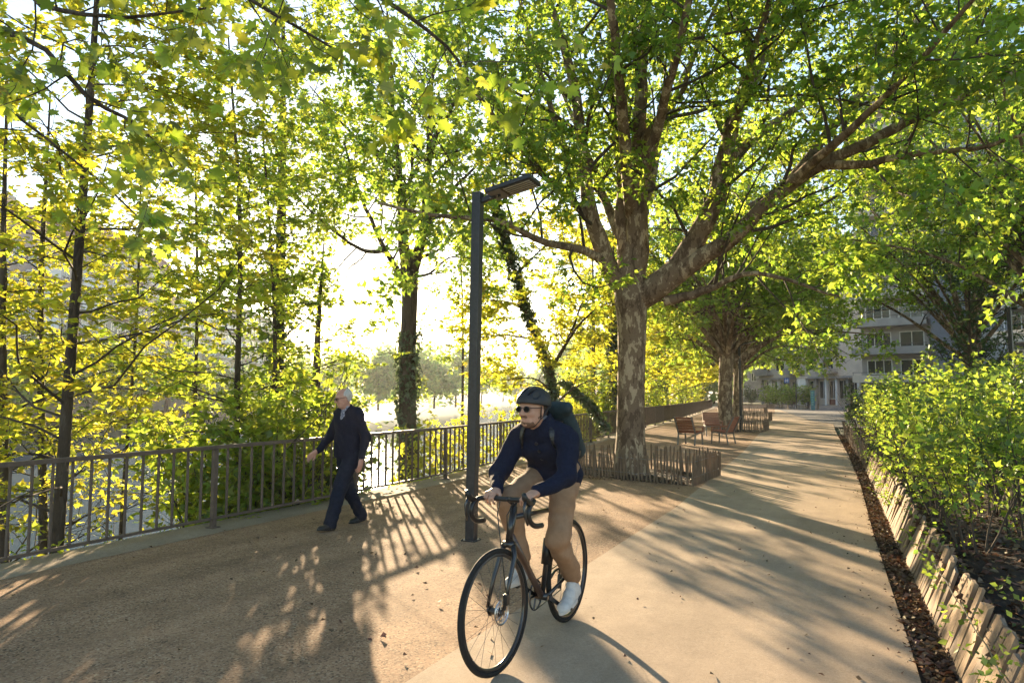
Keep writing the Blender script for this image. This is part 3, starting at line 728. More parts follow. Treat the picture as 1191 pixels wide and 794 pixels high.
def fl(d): return RGT * (-54 - .111 * (d - 90)) + FWD * d
far_house(fl(58), fl(86), 19.5, m_pink, 'pink rendered apartment block with rust red mansard roof across the river', m_white, nb=6)
far_house(fl(87), fl(112), 21.5, m_cream, 'tallest cream apartment block with rust red roof across the river', m_pink, nb=6)
far_house(fl(114), fl(150), 17.5, m_conc2, 'pale flat roofed apartment block with long balconies across the river', m_white, roof='flat', nb=8)
far_house(fl(156), fl(195), 20.5, m_cream, 'flat roofed cream block farthest down the opposite bank', m_white, roof='flat', nb=7)
# ------------------------------------------------------------------ vegetation
m_planebark = barkmat('plane_bark', [(.095, .062, .041), (.17, .118, .078), (.36, .28, .19)], scale=7.0, bump=0.3)
m_bark = barkmat('brown_bark', [(.045, .034, .026), (.075, .056, .042), (.10, .08, .062)], scale=7, bump=0.8, stretch=(1, 1, .2))
m_twig = M('twig_bark', (.085, .065, .048), (.05, .038, .03), rough=0.9, scale=8)
lf_plane = leafmat('plane_leaf', (.085, .15, .03), (.45, .62, .06), tw=0.56, var=0.38)
lf_maple = leafmat('young_maple_leaf', (.15, .18, .02), (.82, .82, .06), tw=0.6, var=0.32)
lf_green = leafmat('fresh_green_leaf', (.09, .145, .03), (.58, .70, .06), tw=0.56, var=0.4)
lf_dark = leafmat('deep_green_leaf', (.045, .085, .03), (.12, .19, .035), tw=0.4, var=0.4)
lf_ivy = leafmat('ivy_leaf', (.035, .065, .022), (.10, .15, .02), tw=0.3, var=0.5, gloss=0.10)
lf_shrub = leafmat('hazel_leaf', (.11, .18, .03), (.38, .52, .05), tw=0.5, var=0.55)
lf_far = leafmat('far_bank_leaf', (.10, .16, .055), (.50, .70, .17), tw=0.58, var=0.4)

def build_tree(name, loc, label, group, trunk, tr_r, limbs, spec, leafm, rng, barkm=m_bark, tmpl=PLANE, lsize=.15, tsides=12, keep=None, cat='tree', extra=None):
    """trunk: polyline; limbs: list of (polyline, r0, r1); spec: branching numbers. World coordinates in, thing at loc."""
    loc = np.array(loc, float); t = thing(name, loc, label, cat, group)
    n = 16
    Pt = smoothline(np.array(trunk) - loc, 24)[None]; Rt = np.interp(np.linspace(0, 1, 24), np.linspace(0, 1, len(tr_r)), tr_r)[None]
    sets = [(Pt, Rt, tsides)]
    Pl = Rl = None
    if limbs:
        Pl = np.stack([smoothline(np.array(l[0]) - loc, n) for l in limbs]); 
        Pl[:, 1:-1] += rng.normal(size=Pl[:, 1:-1].shape) * np.array([l[1] for l in limbs])[:, None, None] * .12
        Rl = np.stack([np.interp(np.linspace(0, 1, n), [0, .12, .42, 1], [l[1] * 1.15, l[1], l[1] * .58 + l[2] * .2, l[2]]) for l in limbs])
        sets.append((Pl, Rl, 10))
    o = tubes_mesh('trunk', sets, barkm, t)
    cur = (Pl, Rl) if limbs else (Pt, Rt)
    bs = []
    for lv in spec['levels']:
        P2, R2 = branch(cur[0], cur[1], rng=rng, **lv)
        if lv is spec['levels'][0] and limbs and spec.get('tips', True):
            pass
        bs.append((P2, R2, 5 if len(P2) < 900 else 3)); cur = (P2, R2)
    big = bs[:-1] if len(bs) > 1 else bs
    tubes_mesh('branches', bs, m_twig if barkm is not m_planebark else spec.get('twigmat', m_twig), t)
    kp = (lambda p: keep(p + loc)) if keep else None
    P, D, Nn = leafspots(cur[0], rng, spec['leaf_per'], flat=spec.get('flat', .3), off=spec.get('off', .12), droop=spec.get('droop', .25), keep=kp)
    if len(bs) > 1 and spec.get('leaf_mid'):
        p2, d2, n2 = leafspots(bs[-2][0], rng, spec['leaf_mid'], t0=.55, flat=spec.get('flat', .3), off=.2, droop=spec.get('droop', .25), keep=kp)
        P, D, Nn = np.vstack([P, p2]), np.vstack([D, d2]), np.vstack([Nn, n2])
    q_ = P + loc - np.array((0, 0, EYE)); al = q_ @ SUN; far_ = np.linalg.norm(q_ - al[:, None] * SUN, axis=1)
    ok = (al < 0) | (far_ > .15 + .016 * np.abs(al) + .3 * rng.random(len(P))) | (al > 60); P, D, Nn = P[ok], D[ok], Nn[ok]
    leaves('crown', P, D, Nn, lsize * (.45 + .9 * rng.random(len(P))), tmpl, leafm, t)
    return t
NLEAF = 0
# ---- the big plane tree: limbs follow the photograph, every point with its own distance
def L_(*pts): return [wp(*p) for p in pts]
g = np.random.default_rng(5)
base = wp(733, 549, 14.0); base[2] = 0
trunk = [base + (0, 0, -.1), base + (0, 0, .12)] + L_((733.5, 500, 14), (734, 440, 14), (735, 390, 14), (734, 352, 14), (733, 318, 14.0), (735, 285, 14.05))
tr_r = [.46, .36, .295, .275, .28, .30, .34, .31, .22]
limbs = [
 (L_((728, 338, 14), (708, 312, 13.7), (683, 292, 13.3), (645, 284, 12.8), (612, 272, 12.4), (588, 258, 12.1), (545, 253, 11.8), (500, 250, 11.6), (440, 236, 11.5)), .10, .025),
 (L_((722, 332, 14), (705, 300, 13.7), (692, 262, 13.5), (681, 215, 13.3), (675, 160, 13.2), (668, 100, 13.1), (652, 40, 13), (630, -40, 12.9), (610, -140, 12.8)), .19, .05),
 (L_((690, 258, 13.5), (660, 228, 13.2), (628, 200, 12.8), (600, 165, 12.3), (570, 130, 11.8), (520, 70, 11.2)), .085, .02),
 (L_((681, 215, 13.3), (655, 170, 13.4), (636, 110, 13.6), (615, 40, 13.8), (600, -20, 14), (580, -110, 14)), .08, .03),
 (L_((733, 318, 14), (728, 262, 14.2), (724, 200, 14.4), (716, 120, 14.5), (710, 40, 14.6), (706, -60, 14.7), (700, -200, 14.8)), .20, .06),
 (L_((736, 318, 14), (741, 255, 13.9), (742, 190, 13.8), (744, 120, 13.7), (748, 50, 13.6), (756, -50, 13.5), (770, -180, 13.2)), .23, .07),
 (L_((742, 190, 13.8), (750, 160, 13.5), (775, 128, 13.3), (792, 108, 13.2), (806, 70, 13.1), (832, 10, 13), (865, -60, 12.8)), .09, .025),
 (L_((742, 345, 14), (768, 334, 13.8), (795, 305, 13.6), (818, 262, 13.4), (838, 205, 13.2), (852, 158, 13.1), (868, 105, 13), (895, 40, 12.9), (925, -40, 12.8), (960, -150, 12.7)), .27, .07),
 (L_((775, 330, 13.8), (806, 305, 13.4), (845, 282, 13), (878, 252, 12.6), (915, 218, 12.2), (955, 192, 11.8), (1010, 165, 11.4), (1080, 128, 11), (1150, 98, 10.7), (1230, 70, 10.4), (1320, 40, 10)), .175, .05),
 (L_((915, 218, 12.2), (948, 175, 12.3), (985, 128, 12.4), (1025, 78, 12.5), (1068, 22, 12.6), (1110, -40, 12.7), (1150, -110, 12.8)), .10, .035),
 (L_((838, 205, 13.2), (866, 172, 13.8), (905, 140, 14.2), (960, 108, 14.5), (1020, 85, 14.8), (1090, 70, 15), (1160, 62, 15)), .11, .03),
 (L_((772, 350, 13.9), (800, 345, 13.7), (828, 335, 13.5), (846, 326, 13.3), (880, 318, 13), (930, 330, 12.6), (980, 345, 12.2)), .10, .02),
 (L_((955, 192, 11.8), (1010, 190, 11.2), (1075, 178, 10.6), (1140, 172, 10.1), (1210, 150, 9.6)), .08, .02),
 (L_((852, 158, 13.1), (862, 110, 12.4), (880, 50, 11.6), (905, -30, 10.8), (935, -140, 10)), .10, .03),
 (L_((735, 300, 14.2), (752, 230, 15.5), (770, 160, 17), (790, 100, 18.4), (815, 40, 19.6)), .14, .03),
 (L_((735, 300, 14.2), (705, 240, 15.4), (680, 170, 16.6), (655, 110, 17.8), (640, 60, 19)), .12, .03),
 (L_((745, 340, 14.2), (800, 290, 15.4), (855, 250, 16.8), (905, 220, 18), (950, 205, 19.5)), .12, .03),
 (L_((735, 250, 13.9), (725, 150, 12.6), (712, 20, 11.2), (700, -140, 9.8), (690, -330, 8.4)), .13, .03),
 (L_((742, 230, 13.8), (775, 110, 12.2), (815, -50, 10.6), (860, -260, 9)), .12, .03),
 (L_((915, 218, 12.2), (990, 150, 10.6), (1080, 60, 9.2), (1180, -60, 8)), .09, .02),
]
plane_spec = dict(levels=[dict(per=11, L=2.3, t0=.22, spread=1.0, up=.12, wob=.05, rscale=.42, rmax=.045, taper=.35),
                          dict(per=8, L=.85, t0=.32, spread=1.0, up=.0, wob=.08, rscale=.5, taper=.3, n=5)],
                  leaf_per=30, leaf_mid=16, off=.2, flat=.25, droop=.30)
def clear_lamp(p):          # nothing grows through the lamp head
    q = p - np.array([b0[0] + .35, b0[1], 3.85]); return (np.abs(q) > np.array([.75, .55, .5])).any(1) & (p[:, 2] > 2.6)
build_tree('plane_tree', base, 'massive plane tree with patchy bark forking low inside the nearest picket fence', 'plane trees along the promenade', trunk, tr_r, limbs, plane_spec, lf_plane, g, barkm=m_planebark, lsize=.132, tsides=28, keep=clear_lamp)

# ---- the plane trees further down the row
def row_plane(px, d, r, label, seed, H=13, per=(8, 7), lp=18, ls=.2, nl=26, low=2.6):
    g = np.random.default_rng(seed); b = wp(px, HZ, d); b[2] = 0
    fk = b + np.array((.1, .1, 3.3)); tr = [b + (0, 0, -.1), b + (0, 0, 1.2), b + (.05, .02, 2.4), fk, fk + (0, 0, .6)]
    limbs = []
    for i in range(nl):
        a = i * 2.4 + g.random() * .6; rr = (3.5 + 6 * g.random()); zz = low + 1.4 + (H - low) * ((i + .5) / nl) ** .9; q = 1 - .5 * max(0, (zz - H * .6) / H)
        e = fk + np.array((math.cos(a) * rr * q, math.sin(a) * rr * q, zz - 3.3)); m_ = fk + (e - fk) * .45 + np.array((0, 0, .7))
        limbs.append(([fk + (0, 0, .05 * i - .3), m_, e], r * (.28 + .15 * g.random()), .02))
    sp = dict(levels=[dict(per=per[0], L=2.4, t0=.25, up=.05, wob=.05, rscale=.5, rmax=.05, taper=.3), dict(per=per[1], L=.95, t0=.2, up=-.05, wob=.07, taper=.3, n=5)], leaf_per=lp, leaf_mid=8, off=.25, droop=.3)
    return build_tree('plane_tree', b, label, 'plane trees along the promenade', tr, [r * 1.25, r, r * .95, r * 1.02, r * .7], limbs, sp, lf_plane, g, barkm=m_planebark, lsize=ls, tsides=18, keep=lambda p: p[:, 2] > low - .4)
row_plane(843, 31, .31, 'second plane tree in the row with thick mottled trunk past the chairs', 21)
row_plane(858, 42, .29, 'third plane tree in the row half hidden behind the second', 22, lp=14, ls=.25)
row_plane(846, 58, .3, 'farthest plane tree at the end of the promenade row', 23, lp=12, ls=.32)
row_plane(1255, 19, .25, 'plane tree outside the right edge whose crown shades the apartment block', 24, lp=18, ls=.17, low=5.4, H=12.5)

row_plane(1128, 31, .24, 'plane tree behind the dark young tree whose crown hides the upper balconies', 26, lp=16, ls=.2, low=6.2, H=14)

# ---- trees on the river bank
def off_rail(px, d, gap):      # step outward until the spot lies beyond the railing
    for _ in range(40):
        q = wp(px, HZ, d)
        if q[0] < railX(q[1]) - gap: break
        d *= 1.05
    return d
def bank_tree(px0, px1, d, r, H, label, seed, leafm=lf_maple, per=(34, 7), L=2.2, Ls=.8, lp=12, ls=.115, t0=.2, flat=.7, up=.08, lean=None, tmpl=PLANE, nm='young_maple_tree', zmax=None, keep=None, ivyn=0, grp='young trees on the river bank', bark=None, off=.14, dens=1.9):
    g = np.random.default_rng(seed)
    d = off_rail(px0, d, .8)
    b = wp(px0, HZ, d); b[2] = float(bankz(b[0], b[1])) - .1
    q = wp(px1, 150, d); s = (H - b[2]) / (q[2] - b[2]); top = b + (q - b) * s; top[2] = H
    tr = [b, b + (top - b) * .3 + g.normal(size=3) * .04 * (1, 1, 0), b + (top - b) * .65 + g.normal(size=3) * .07 * (1, 1, 0), top]
    sp = dict(levels=[dict(per=per[0], L=L, t0=t0, spread=1.0, up=up, flat=flat, wob=.05, rscale=.32, rmax=.017, taper=.45, n=7),
                      dict(per=per[1], L=Ls, t0=.15, spread=.9, up=.0, flat=flat, wob=.07, taper=.4, n=5)], leaf_per=int(lp*dens), leaf_mid=int(7*dens), flat=flat, off=off, droop=.12)
    t = build_tree(nm, b, label, grp, tr, [r * 1.25, r, r * .7, .012], None, sp, leafm, g, barkm=bark or m_bark, lsize=ls, tmpl=tmpl, keep=keep or river_side)
    if ivyn: ivy('ivy', np.array(smoothline(tr, 24)) - b, r * 1.5 + .06, ivyn, .12, g, lf_ivy, t, t1=.6)
    return t
TH = np.random.default_rng(99)
def river_side(p):          # nothing pokes through the railing; few leaves below foot level
    return ((p[:, 0] < railX(p[:, 1]) - .12) | (p[:, 2] > 2.3)) & (TH.random(len(p)) < np.clip(.12 + (p[:, 2] + .4) / 1.1, .12, 1))
bank_tree(73, 101, 7.8, .058, 8.5, 'slender young maple with bright yellow green leaves by the left end of the railing', 31, per=(40, 8), lp=14, L=2.3, ls=.105, t0=.16, dens=2.4)
bank_tree(20, 8, 9.6, .06, 6.5, 'thin maple at the left edge, its trunk forking low behind the railing', 32, per=(30, 7), lp=12)
bank_tree(68, 58, 11.8, .07, 7.0, 'thin straight maple standing close behind the yellow leaved one', 33, per=(30, 7), lp=12)
bank_tree(150, 165, 13, .035, 7, 'small maple over the river between the left trunk and the thin pair', 34, per=(30, 7), lp=12)
bank_tree(288, 268, 10.8, .05, 7.5, 'thin dark stemmed maple halfway between the left trunk and the walking man', 35, per=(34, 7), lp=12, leafm=lf_green)
bank_tree(340, 305, 11.8, .04, 6.5, 'very thin sapling leaning left just behind the walking man', 36, per=(30, 7), lp=11, leafm=lf_green)
bank_tree(235, 225, 15, .045, 8.5, 'maple rising from the water edge in front of the far houses', 37, per=(32, 7), lp=11, leafm=lf_green, ls=.15)
bank_tree(322, 326, 17, .16, 13, 'tall ivy clad tree behind the sapling left of the sun', 38, per=(40, 8), lp=10, leafm=lf_green, L=3.0, t0=.42, ls=.15, flat=.4, ivyn=2600, nm='ivy_clad_tree', grp='ivy clad trees')
bank_tree(372, 380, 15.5, .12, 5.2, 'short ivy smothered tree directly behind the walking man', 39, per=(18, 6), lp=9, leafm=lf_green, L=1.6, ivyn=3200, nm='ivy_clad_tree', grp='ivy clad trees')
bank_tree(715, 712, 24, .17, 9, 'ivy clad trunk just left of the big plane trunk', 41, per=(34, 8), lp=11, leafm=lf_maple, ls=.17, ivyn=3600, nm='ivy_clad_tree', grp='ivy clad trees', t0=.25, L=3)
bank_tree(767, 765, 29, .2, 10, 'dark ivy clad trunk right of the big plane trunk', 42, per=(34, 8), lp=11, leafm=lf_maple, ls=.19, ivyn=3600, nm='ivy_clad_tree', grp='ivy clad trees', t0=.2, L=3.2)
bank_tree(792, 790, 36, .12, 10, 'bushy yellow green tree behind the far railing', 43, per=(34, 8), lp=11, ls=.21, t0=.16, L=3.2)
bank_tree(808, 806, 46, .12, 11, 'bushy tree behind the railing close to the second plane tree', 44, per=(34, 8), lp=10, ls=.25, t0=.16, L=3.4)
bank_tree(814, 814, 60, .14, 12, 'last bushy tree where the railing bends out of sight', 45, per=(30, 8), lp=9, ls=.32, t0=.14, L=4)
bank_tree(690, 688, 30, .10, 9, 'yellow green tree on the bank seen left of the big trunk', 46, per=(32, 8), lp=11, ls=.19, t0=.2, L=2.8)
bank_tree(742, 745, 36, .12, 11, 'tall yellow green tree on the bank hidden by the big trunk', 47, per=(32, 8), lp=10, ls=.22, t0=.2, L=3.4)

bank_tree(540, 532, 24, .05, 8.5, 'airy young tree over the water between the ivy trunk and the lamp post', 48, per=(26, 6), lp=7, leafm=lf_green, ls=.15, t0=.42, L=2.2)
# ---- the forked tree with ivy right of the sun
g = np.random.default_rng(61)
FK = 1.17
def L_(*pts): return [wp(p[0], p[1], p[2] * FK) for p in pts]
b = wp(476, HZ, 14.5 * FK); b[2] = float(bankz(b[0], b[1])) - .1
tr = [b] + L_((475, 540, 14.5), (474, 480, 14.5), (474, 420, 14.5), (476, 365, 14.5), (477, 325, 14.5), (476, 300, 14.5))
limbs = [
 (L_((474, 330, 14.5), (462, 315, 14.3), (447, 290, 14), (432, 255, 13.7), (415, 215, 13.4), (400, 165, 13.2)), .085, .02),
 (L_((473, 315, 14.5), (470, 280, 14.5), (466, 240, 14.6), (463, 195, 14.6), (458, 145, 14.7), (455, 90, 14.8), (450, 10, 15)), .13, .025),
 (L_((479, 318, 14.5), (487, 290, 14.3), (493, 262, 14.2), (497, 215, 14.1), (500, 180, 14), (515, 145, 13.9), (530, 115, 13.8), (545, 60, 13.7)), .12, .03),
 (L_((500, 180, 14), (499, 150, 14.1), (503, 100, 14.2), (512, 40, 14.3)), .07, .02),
 (L_((493, 262, 14.2), (515, 235, 14.6), (532, 215, 15), (552, 195, 15.4), (585, 150, 16)), .07, .02),
 (L_((466, 240, 14.6), (478, 205, 15), (480, 165, 15.3), (485, 100, 15.6)), .06, .02),
 (L_((450, 292, 14), (420, 290, 13.5), (380, 262, 13), (340, 225, 12.5)), .05, .015),
 (L_((480, 322, 14.4), (500, 318, 14.2), (522, 300, 14), (548, 300, 13.8)), .035, .01),
 (L_((484, 300, 14.3), (508, 292, 14.6), (535, 268, 15), (560, 262, 15.4)), .035, .01),
 (L_((463, 195, 14.6), (430, 175, 15), (395, 140, 15.5), (360, 100, 16)), .06, .015),
]
limbs = [(l, a_ * 1.15, b_) for l, a_, b_ in limbs]
sp = dict(levels=[dict(per=10, L=1.9, t0=.25, up=.1, wob=.06, rscale=.45, rmax=.03, taper=.3), dict(per=6, L=.75, t0=.2, wob=.08, taper=.3, n=5)], leaf_per=26, leaf_mid=12, off=.2, droop=.25, flat=.3)
t = build_tree('forked_tree', b, 'forked tree with ivy up its trunk right beside the sun', None, tr, [.27, .235, .215, .20, .195, .205, .15], limbs, sp, lf_plane, g, barkm=m_bark, lsize=.125, tsides=16)
ivy('ivy', np.array(smoothline(tr, 24)) - b, .22, 2300, .11, g, lf_ivy, t, t1=.6)

def L_(*pts): return [wp(*p) for p in pts]
# ---- the leaning ivy clad tree behind the lamp
g = np.random.default_rng(62)
b = wp(650, HZ, 17.5); b[2] = float(bankz(b[0], b[1])) - .1
tr = [b] + L_((650, 540, 17.5), (645, 480, 17.5), (641, 440, 17.4), (628, 400, 17.2), (612, 360, 17), (600, 320, 16.8), (588, 280, 16.6), (578, 245, 16.4), (572, 200, 16.2))
limbs = [
 (L_((640, 432, 17.4), (655, 405, 17.2), (672, 380, 17), (690, 362, 16.8), (712, 350, 16.6)), .05, .015),
 (L_((650, 415, 17.3), (665, 385, 17.6), (680, 345, 18), (700, 310, 18.4)), .045, .015),
 (L_((625, 395, 17.2), (590, 390, 16.8), (560, 392, 16.5)), .03, .01),
 (L_((612, 360, 17), (585, 350, 16.6), (555, 350, 16.3)), .03, .01),
 (L_((600, 320, 16.8), (630, 290, 17.2), (660, 270, 17.6)), .03, .01),
 (L_((588, 280, 16.6), (560, 250, 16.4), (530, 235, 16.2)), .03, .01),
 (L_((578, 245, 16.4), (600, 210, 16.5), (620, 180, 16.6)), .03, .01),
 (L_((643, 455, 17.5), (620, 440, 17), (585, 442, 16.5)), .03, .01),
 (L_((645, 470, 17.5), (670, 450, 17.2), (700, 438, 17)), .03, .01),
]
sp = dict(levels=[dict(per=8, L=1.2, t0=.15, up=.06, wob=.06, rscale=.5, rmax=.02, taper=.3, flat=.4), dict(per=6, L=.6, t0=.2, wob=.08, taper=.3, n=5)], leaf_per=16, leaf_mid=9, off=.14, droop=.2, flat=.5)
t = build_tree('leaning_tree', b, 'slim ivy clad tree leaning left between the lamp post and the big plane tree', None, tr, [.13, .11, .10, .095, .08, .065, .055, .05, .04, .02], limbs, sp, lf_maple, g, barkm=m_bark, lsize=.14, tsides=12, keep=river_side)
ivy('ivy', np.array(smoothline(tr, 24)) - b, .11, 3600, .10, g, lf_ivy, t, t1=.95)
# ivy covered fallen limb right of it
g = np.random.default_rng(63); b = wp(705, 500, 19); ln = [b] + L_((690, 475, 18.8), (675, 460, 18.6), (655, 443, 18.4))
t = thing('ivy_clad_branch', b, 'ivy covered dead branch leaning out beside the big plane trunk', 'branch')
P = smoothline(ln, 12)[None] - b; tubes_mesh('stem', [(P, np.linspace(.09, .04, 12)[None], 8)], m_bark, t)
ivy('ivy', P[0], .13, 900, .11, g, lf_ivy, t)

# ---- bushes at the foot of the railing on the bank
def bush(loc, rad, hgt, label, seed, leafm, name='bank_bush', group='bushes on the river bank', n=16, per=9, lp=14, ls=.11, tmpl=PLANE, flat=.3, keep=None, cat='bush', stemr=.02, stemmat=None, spread=.55):
    g = np.random.default_rng(seed); loc = np.array(loc, float); t = thing(name, loc, label, cat, group)
    a = g.random(n) * 6.283; rr = np.sqrt(g.random(n)) * rad; e = np.stack([np.cos(a) * rr, np.sin(a) * rr, hgt * (.52 + .62 * g.random(n))], 1)
    s0 = np.stack([np.cos(a), np.sin(a), np.zeros(n)], 1) * (rr * .35 * g.random(n))[:, None]
    s = np.linspace(0, 1, 8)[None, :, None]
    P = s0[:, None] + (e - s0)[:, None] * s + np.array([0, 0, 1.0]) * (s * (1 - s)) * .3 * hgt * spread; P[:, 1:] += np.cumsum(g.normal(size=(n, 7, 3)) * .012 * hgt, 1)
    Rd = stemr * (1 - .8 * s[..., 0]) * (.6 + .6 * g.random((n, 1)))
    P2, R2 = branch(P, Rd, per, .42 * hgt, g, t0=.22, spread=.9, up=.25, wob=.06, rscale=.5, taper=.45, n=5)
    tubes_mesh('stems', [(P, Rd, 6), (P2, R2, 3)], stemmat or m_twig, t)
    kp = (lambda p: keep(p + loc)) if keep else None
    p, d, nn = leafspots(P2, g, lp, t0=.1, off=.09, flat=flat, droop=.15, keep=kp)
    p3, d3, n3 = leafspots(P, g, 8, t0=.45, off=.1, flat=flat, droop=.15, keep=kp)
    leaves('foliage', np.vstack([p, p3]), np.vstack([d, d3]), np.vstack([nn, n3]), ls * (.4 + 1.1 * g.random(len(p) + len(p3))), tmpl, leafm, t)
    return t
def on_bank(px, d): d = off_rail(px, d, .7); q = wp(px, HZ, d); q[2] = float(bankz(q[0], q[1])) - .05; return q
def rs2(p): return p[:, 0] < railX(p[:, 1]) - .12
for i, (px, d, rad, top, lm, lab) in enumerate([
    (262, 10.0, .8, .9, lf_green, 'leafy bush reaching the handrail left of the walking man'),
    (315, 10.6, .7, 1.3, lf_green, 'green bush pressed against the railing left of the walking man'),
    (345, 10.9, .9, 2.2, lf_green, 'tall bright bush directly behind the walking man'),
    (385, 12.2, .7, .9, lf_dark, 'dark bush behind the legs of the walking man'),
    (520, 15.0, 1.0, 1.0, lf_maple, 'yellow green bush right of the ivy trunk behind the railing'),
    (575, 17.5, 1.0, 1.0, lf_maple, 'yellow green bush behind the railing right of the lamp post'),
    (610, 20, 1.1, 1.6, lf_maple, 'airy bush over the river behind the helmet of the cyclist'),
    (688, 20.5, 1.1, 2.6, lf_green, 'full green bush just left of the big plane trunk'),
    (665, 24, 1.1, 1.6, lf_maple, 'taller yellow bush behind the leaning tree'),
    (755, 23, 1.1, 2.8, lf_green, 'dense bush behind the railing right of the big trunk'),
    (785, 30, 1.4, 3.2, lf_green, 'dense bush behind the railing above the chairs'),
    (805, 38, 1.6, 3.4, lf_green, 'far bush on the bank above the pale chair'),
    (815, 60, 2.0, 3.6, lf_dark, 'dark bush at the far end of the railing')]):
    q = on_bank(px, d); bush(q, rad * 1.15, top - q[2], lab, 100 + i, lm, keep=rs2, ls=.12 if d < 18 else .16, lp=16, **({'n': 8, 'per': 6} if px in (520, 575, 610) else {}))

# ---- overhanging maple branches close to the camera
g = np.random.default_rng(71); b = np.array((-8.9, .6, -1.2))
tr = [b, b + (.1, .1, 2.5), b + (.2, .2, 4.6), b + (.2, .3, 7.5)]; fk = b + np.array((.2, .2, 4.7))
limbs = [([fk] + L_((-120, 60, 5.2), (20, 40, 4.4), (100, 112, 4.2), (165, 150, 4.3), (215, 215, 4.6)), .028, .006),
         ([fk + (0, 0, .3)] + L_((-60, -20, 5.0), (60, 10, 4.2), (150, 20, 4.0), (240, 10, 3.9)), .026, .006),
         ([fk + (0, 0, .8)] + L_((40, -90, 4.8), (200, -60, 4.0), (300, 5, 3.7), (385, 55, 3.7)), .028, .006),
         ([fk + (0, 0, 1.2)] + L_((150, -120, 4.9), (330, -70, 4.2), (440, -5, 4.0), (520, 55, 4.1), (545, 95, 4.2)), .028, .006),
         ([fk + (0, 0, .5)] + L_((-150, 130, 6), (-30, 110, 6), (90, 190, 6.2), (180, 270, 6.6)), .026, .006)]
sp = dict(levels=[dict(per=9, L=.7, t0=.4, up=-.15, wob=.06, rscale=.45, rmax=.007, taper=.3, n=6), dict(per=5, L=.32, t0=.2, wob=.07, taper=.3, n=5, up=-.1)], leaf_per=4, leaf_mid=4, off=.06, droop=.5, flat=.3)
build_tree('overhanging_maple', b, 'maple whose large leaved branches hang into the top left of the view', None, tr, [.16, .13, .11, .03], limbs, sp, lf_green, g, barkm=m_bark, lsize=.105, tmpl=MAPLE)

# ---- shrubs in the raised bed
k = 0
def bed_bush(px, d, rad, h, label, lm=lf_shrub, n=15, ls=.062, **kw):
    global k
    q = wp(px, HZ, d); q[2] = float(bedz(q[0], q[1])) - .02; k += 1
    return bush(q, rad, h * .9, label, 200 + k, lm, name='shrub', group='shrubs in the raised bed', n=n, ls=ls, cat='shrub', stemr=.012, spread=.9, keep=lambda p: (p[:, 0] > pathR(p[:, 1]) + .12), **kw)
for a in [(1128, 5.6, .55, 1.45, 'slender many stemmed shrub nearest the camera in the bed'),
          (1185, 6.3, .6, 1.5, 'leafy shrub at the right edge beside the nearest one'),
          (1085, 7.2, .6, 1.45, 'bright green shrub just behind the nearest slender one'),
          (1150, 7.8, .7, 1.55, 'full shrub behind the nearest pair at the right'),
          (1195, 8.6, .7, 1.6, 'shrub half out of view at the right edge'),
          (1052, 9.3, .7, 1.5, 'sunlit shrub above the middle of the plank edging'),
          (1110, 10, .8, 1.7, 'tallest sunlit shrub in front of the concrete block'),
          (1165, 11, .9, 1.6, 'dense shrub in front of the dark young tree'),
          (1030, 12.4, .8, 1.5, 'yellow green shrub near the far end of the planks'),
          (1080, 13.5, .9, 1.7, 'shrub with sunlit top in front of the lowest balcony'),
          (1135, 15, 1.0, 1.7, 'broad shrub in the middle of the bed'),
          (1012, 17, .9, 1.5, 'shrub where the planks meet the picket fence'),
          (1055, 18.5, 1.1, 1.8, 'rounded shrub behind the one at the end of the planks')]:
    bed_bush(*a, n=8 if a[1] < 7.5 else 12, per=8)
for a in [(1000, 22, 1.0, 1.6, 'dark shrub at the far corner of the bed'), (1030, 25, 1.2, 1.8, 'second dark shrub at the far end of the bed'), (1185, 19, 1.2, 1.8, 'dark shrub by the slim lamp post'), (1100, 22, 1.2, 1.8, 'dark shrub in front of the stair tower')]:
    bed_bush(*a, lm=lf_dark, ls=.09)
# dark young tree in front of the white facade
g = np.random.default_rng(64); b = wp(1130, HZ, 24); b[2] = .3
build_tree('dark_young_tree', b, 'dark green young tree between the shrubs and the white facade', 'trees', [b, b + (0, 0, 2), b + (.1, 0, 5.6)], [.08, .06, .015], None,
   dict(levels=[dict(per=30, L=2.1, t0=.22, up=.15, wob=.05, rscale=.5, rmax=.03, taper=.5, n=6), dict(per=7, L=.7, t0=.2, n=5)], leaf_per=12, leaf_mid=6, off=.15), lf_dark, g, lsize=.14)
# shrubs of the planted island on the plaza
for i, (px, d, lab) in enumerate([(897, 82, 'left shrub of the planted island by the hospital sign'), (908, 78, 'shrub on the island under the hospital sign'), (920, 75, 'shrub on the island left of the white pillar'), (939, 75, 'shrub on the island right of the white pillar'), (873, 100, 'dark shrub beside the farthest block')]):
    q = wp(px, HZ, d); q[2] = 0; bush(q, 1.2, 2.2, lab, 300 + i, lf_shrub if i < 4 else lf_dark, name='shrub', group='shrubs on the planted island', n=14, per=8, lp=10, ls=.2, cat='shrub')

# low plants on the bed soil and by the planks
g = np.random.default_rng(77); n = 520; y = 2.6 + 18 * g.random(n) ** 1.3; x = wallX(y) + .1 + 5 * g.random(n) ** 1.5
m = g.random(n) < .12; x[m] = wallX(y[m]) + .02 * g.random(m.sum()) - .02
P0 = np.stack([x, y, np.where(m, .30, bedz(x, y))], 1); s = np.linspace(0, 1, 4)[None, :, None]; dd = g.normal(size=(n, 1, 3)) * .5; dd[..., 2] = 1
W = P0[:, None] + dd * s * (.10 + .14 * g.random((n, 1, 1)))
p, d, nn = leafspots(W, g, 11, t0=.1, off=.07, flat=.4)
tag(leaves('ground_cover', p, d, nn, .022 + .035 * g.random(len(p)), DIAM, lf_shrub, None), 'low green plants over the bed soil', None, None, 'stuff')
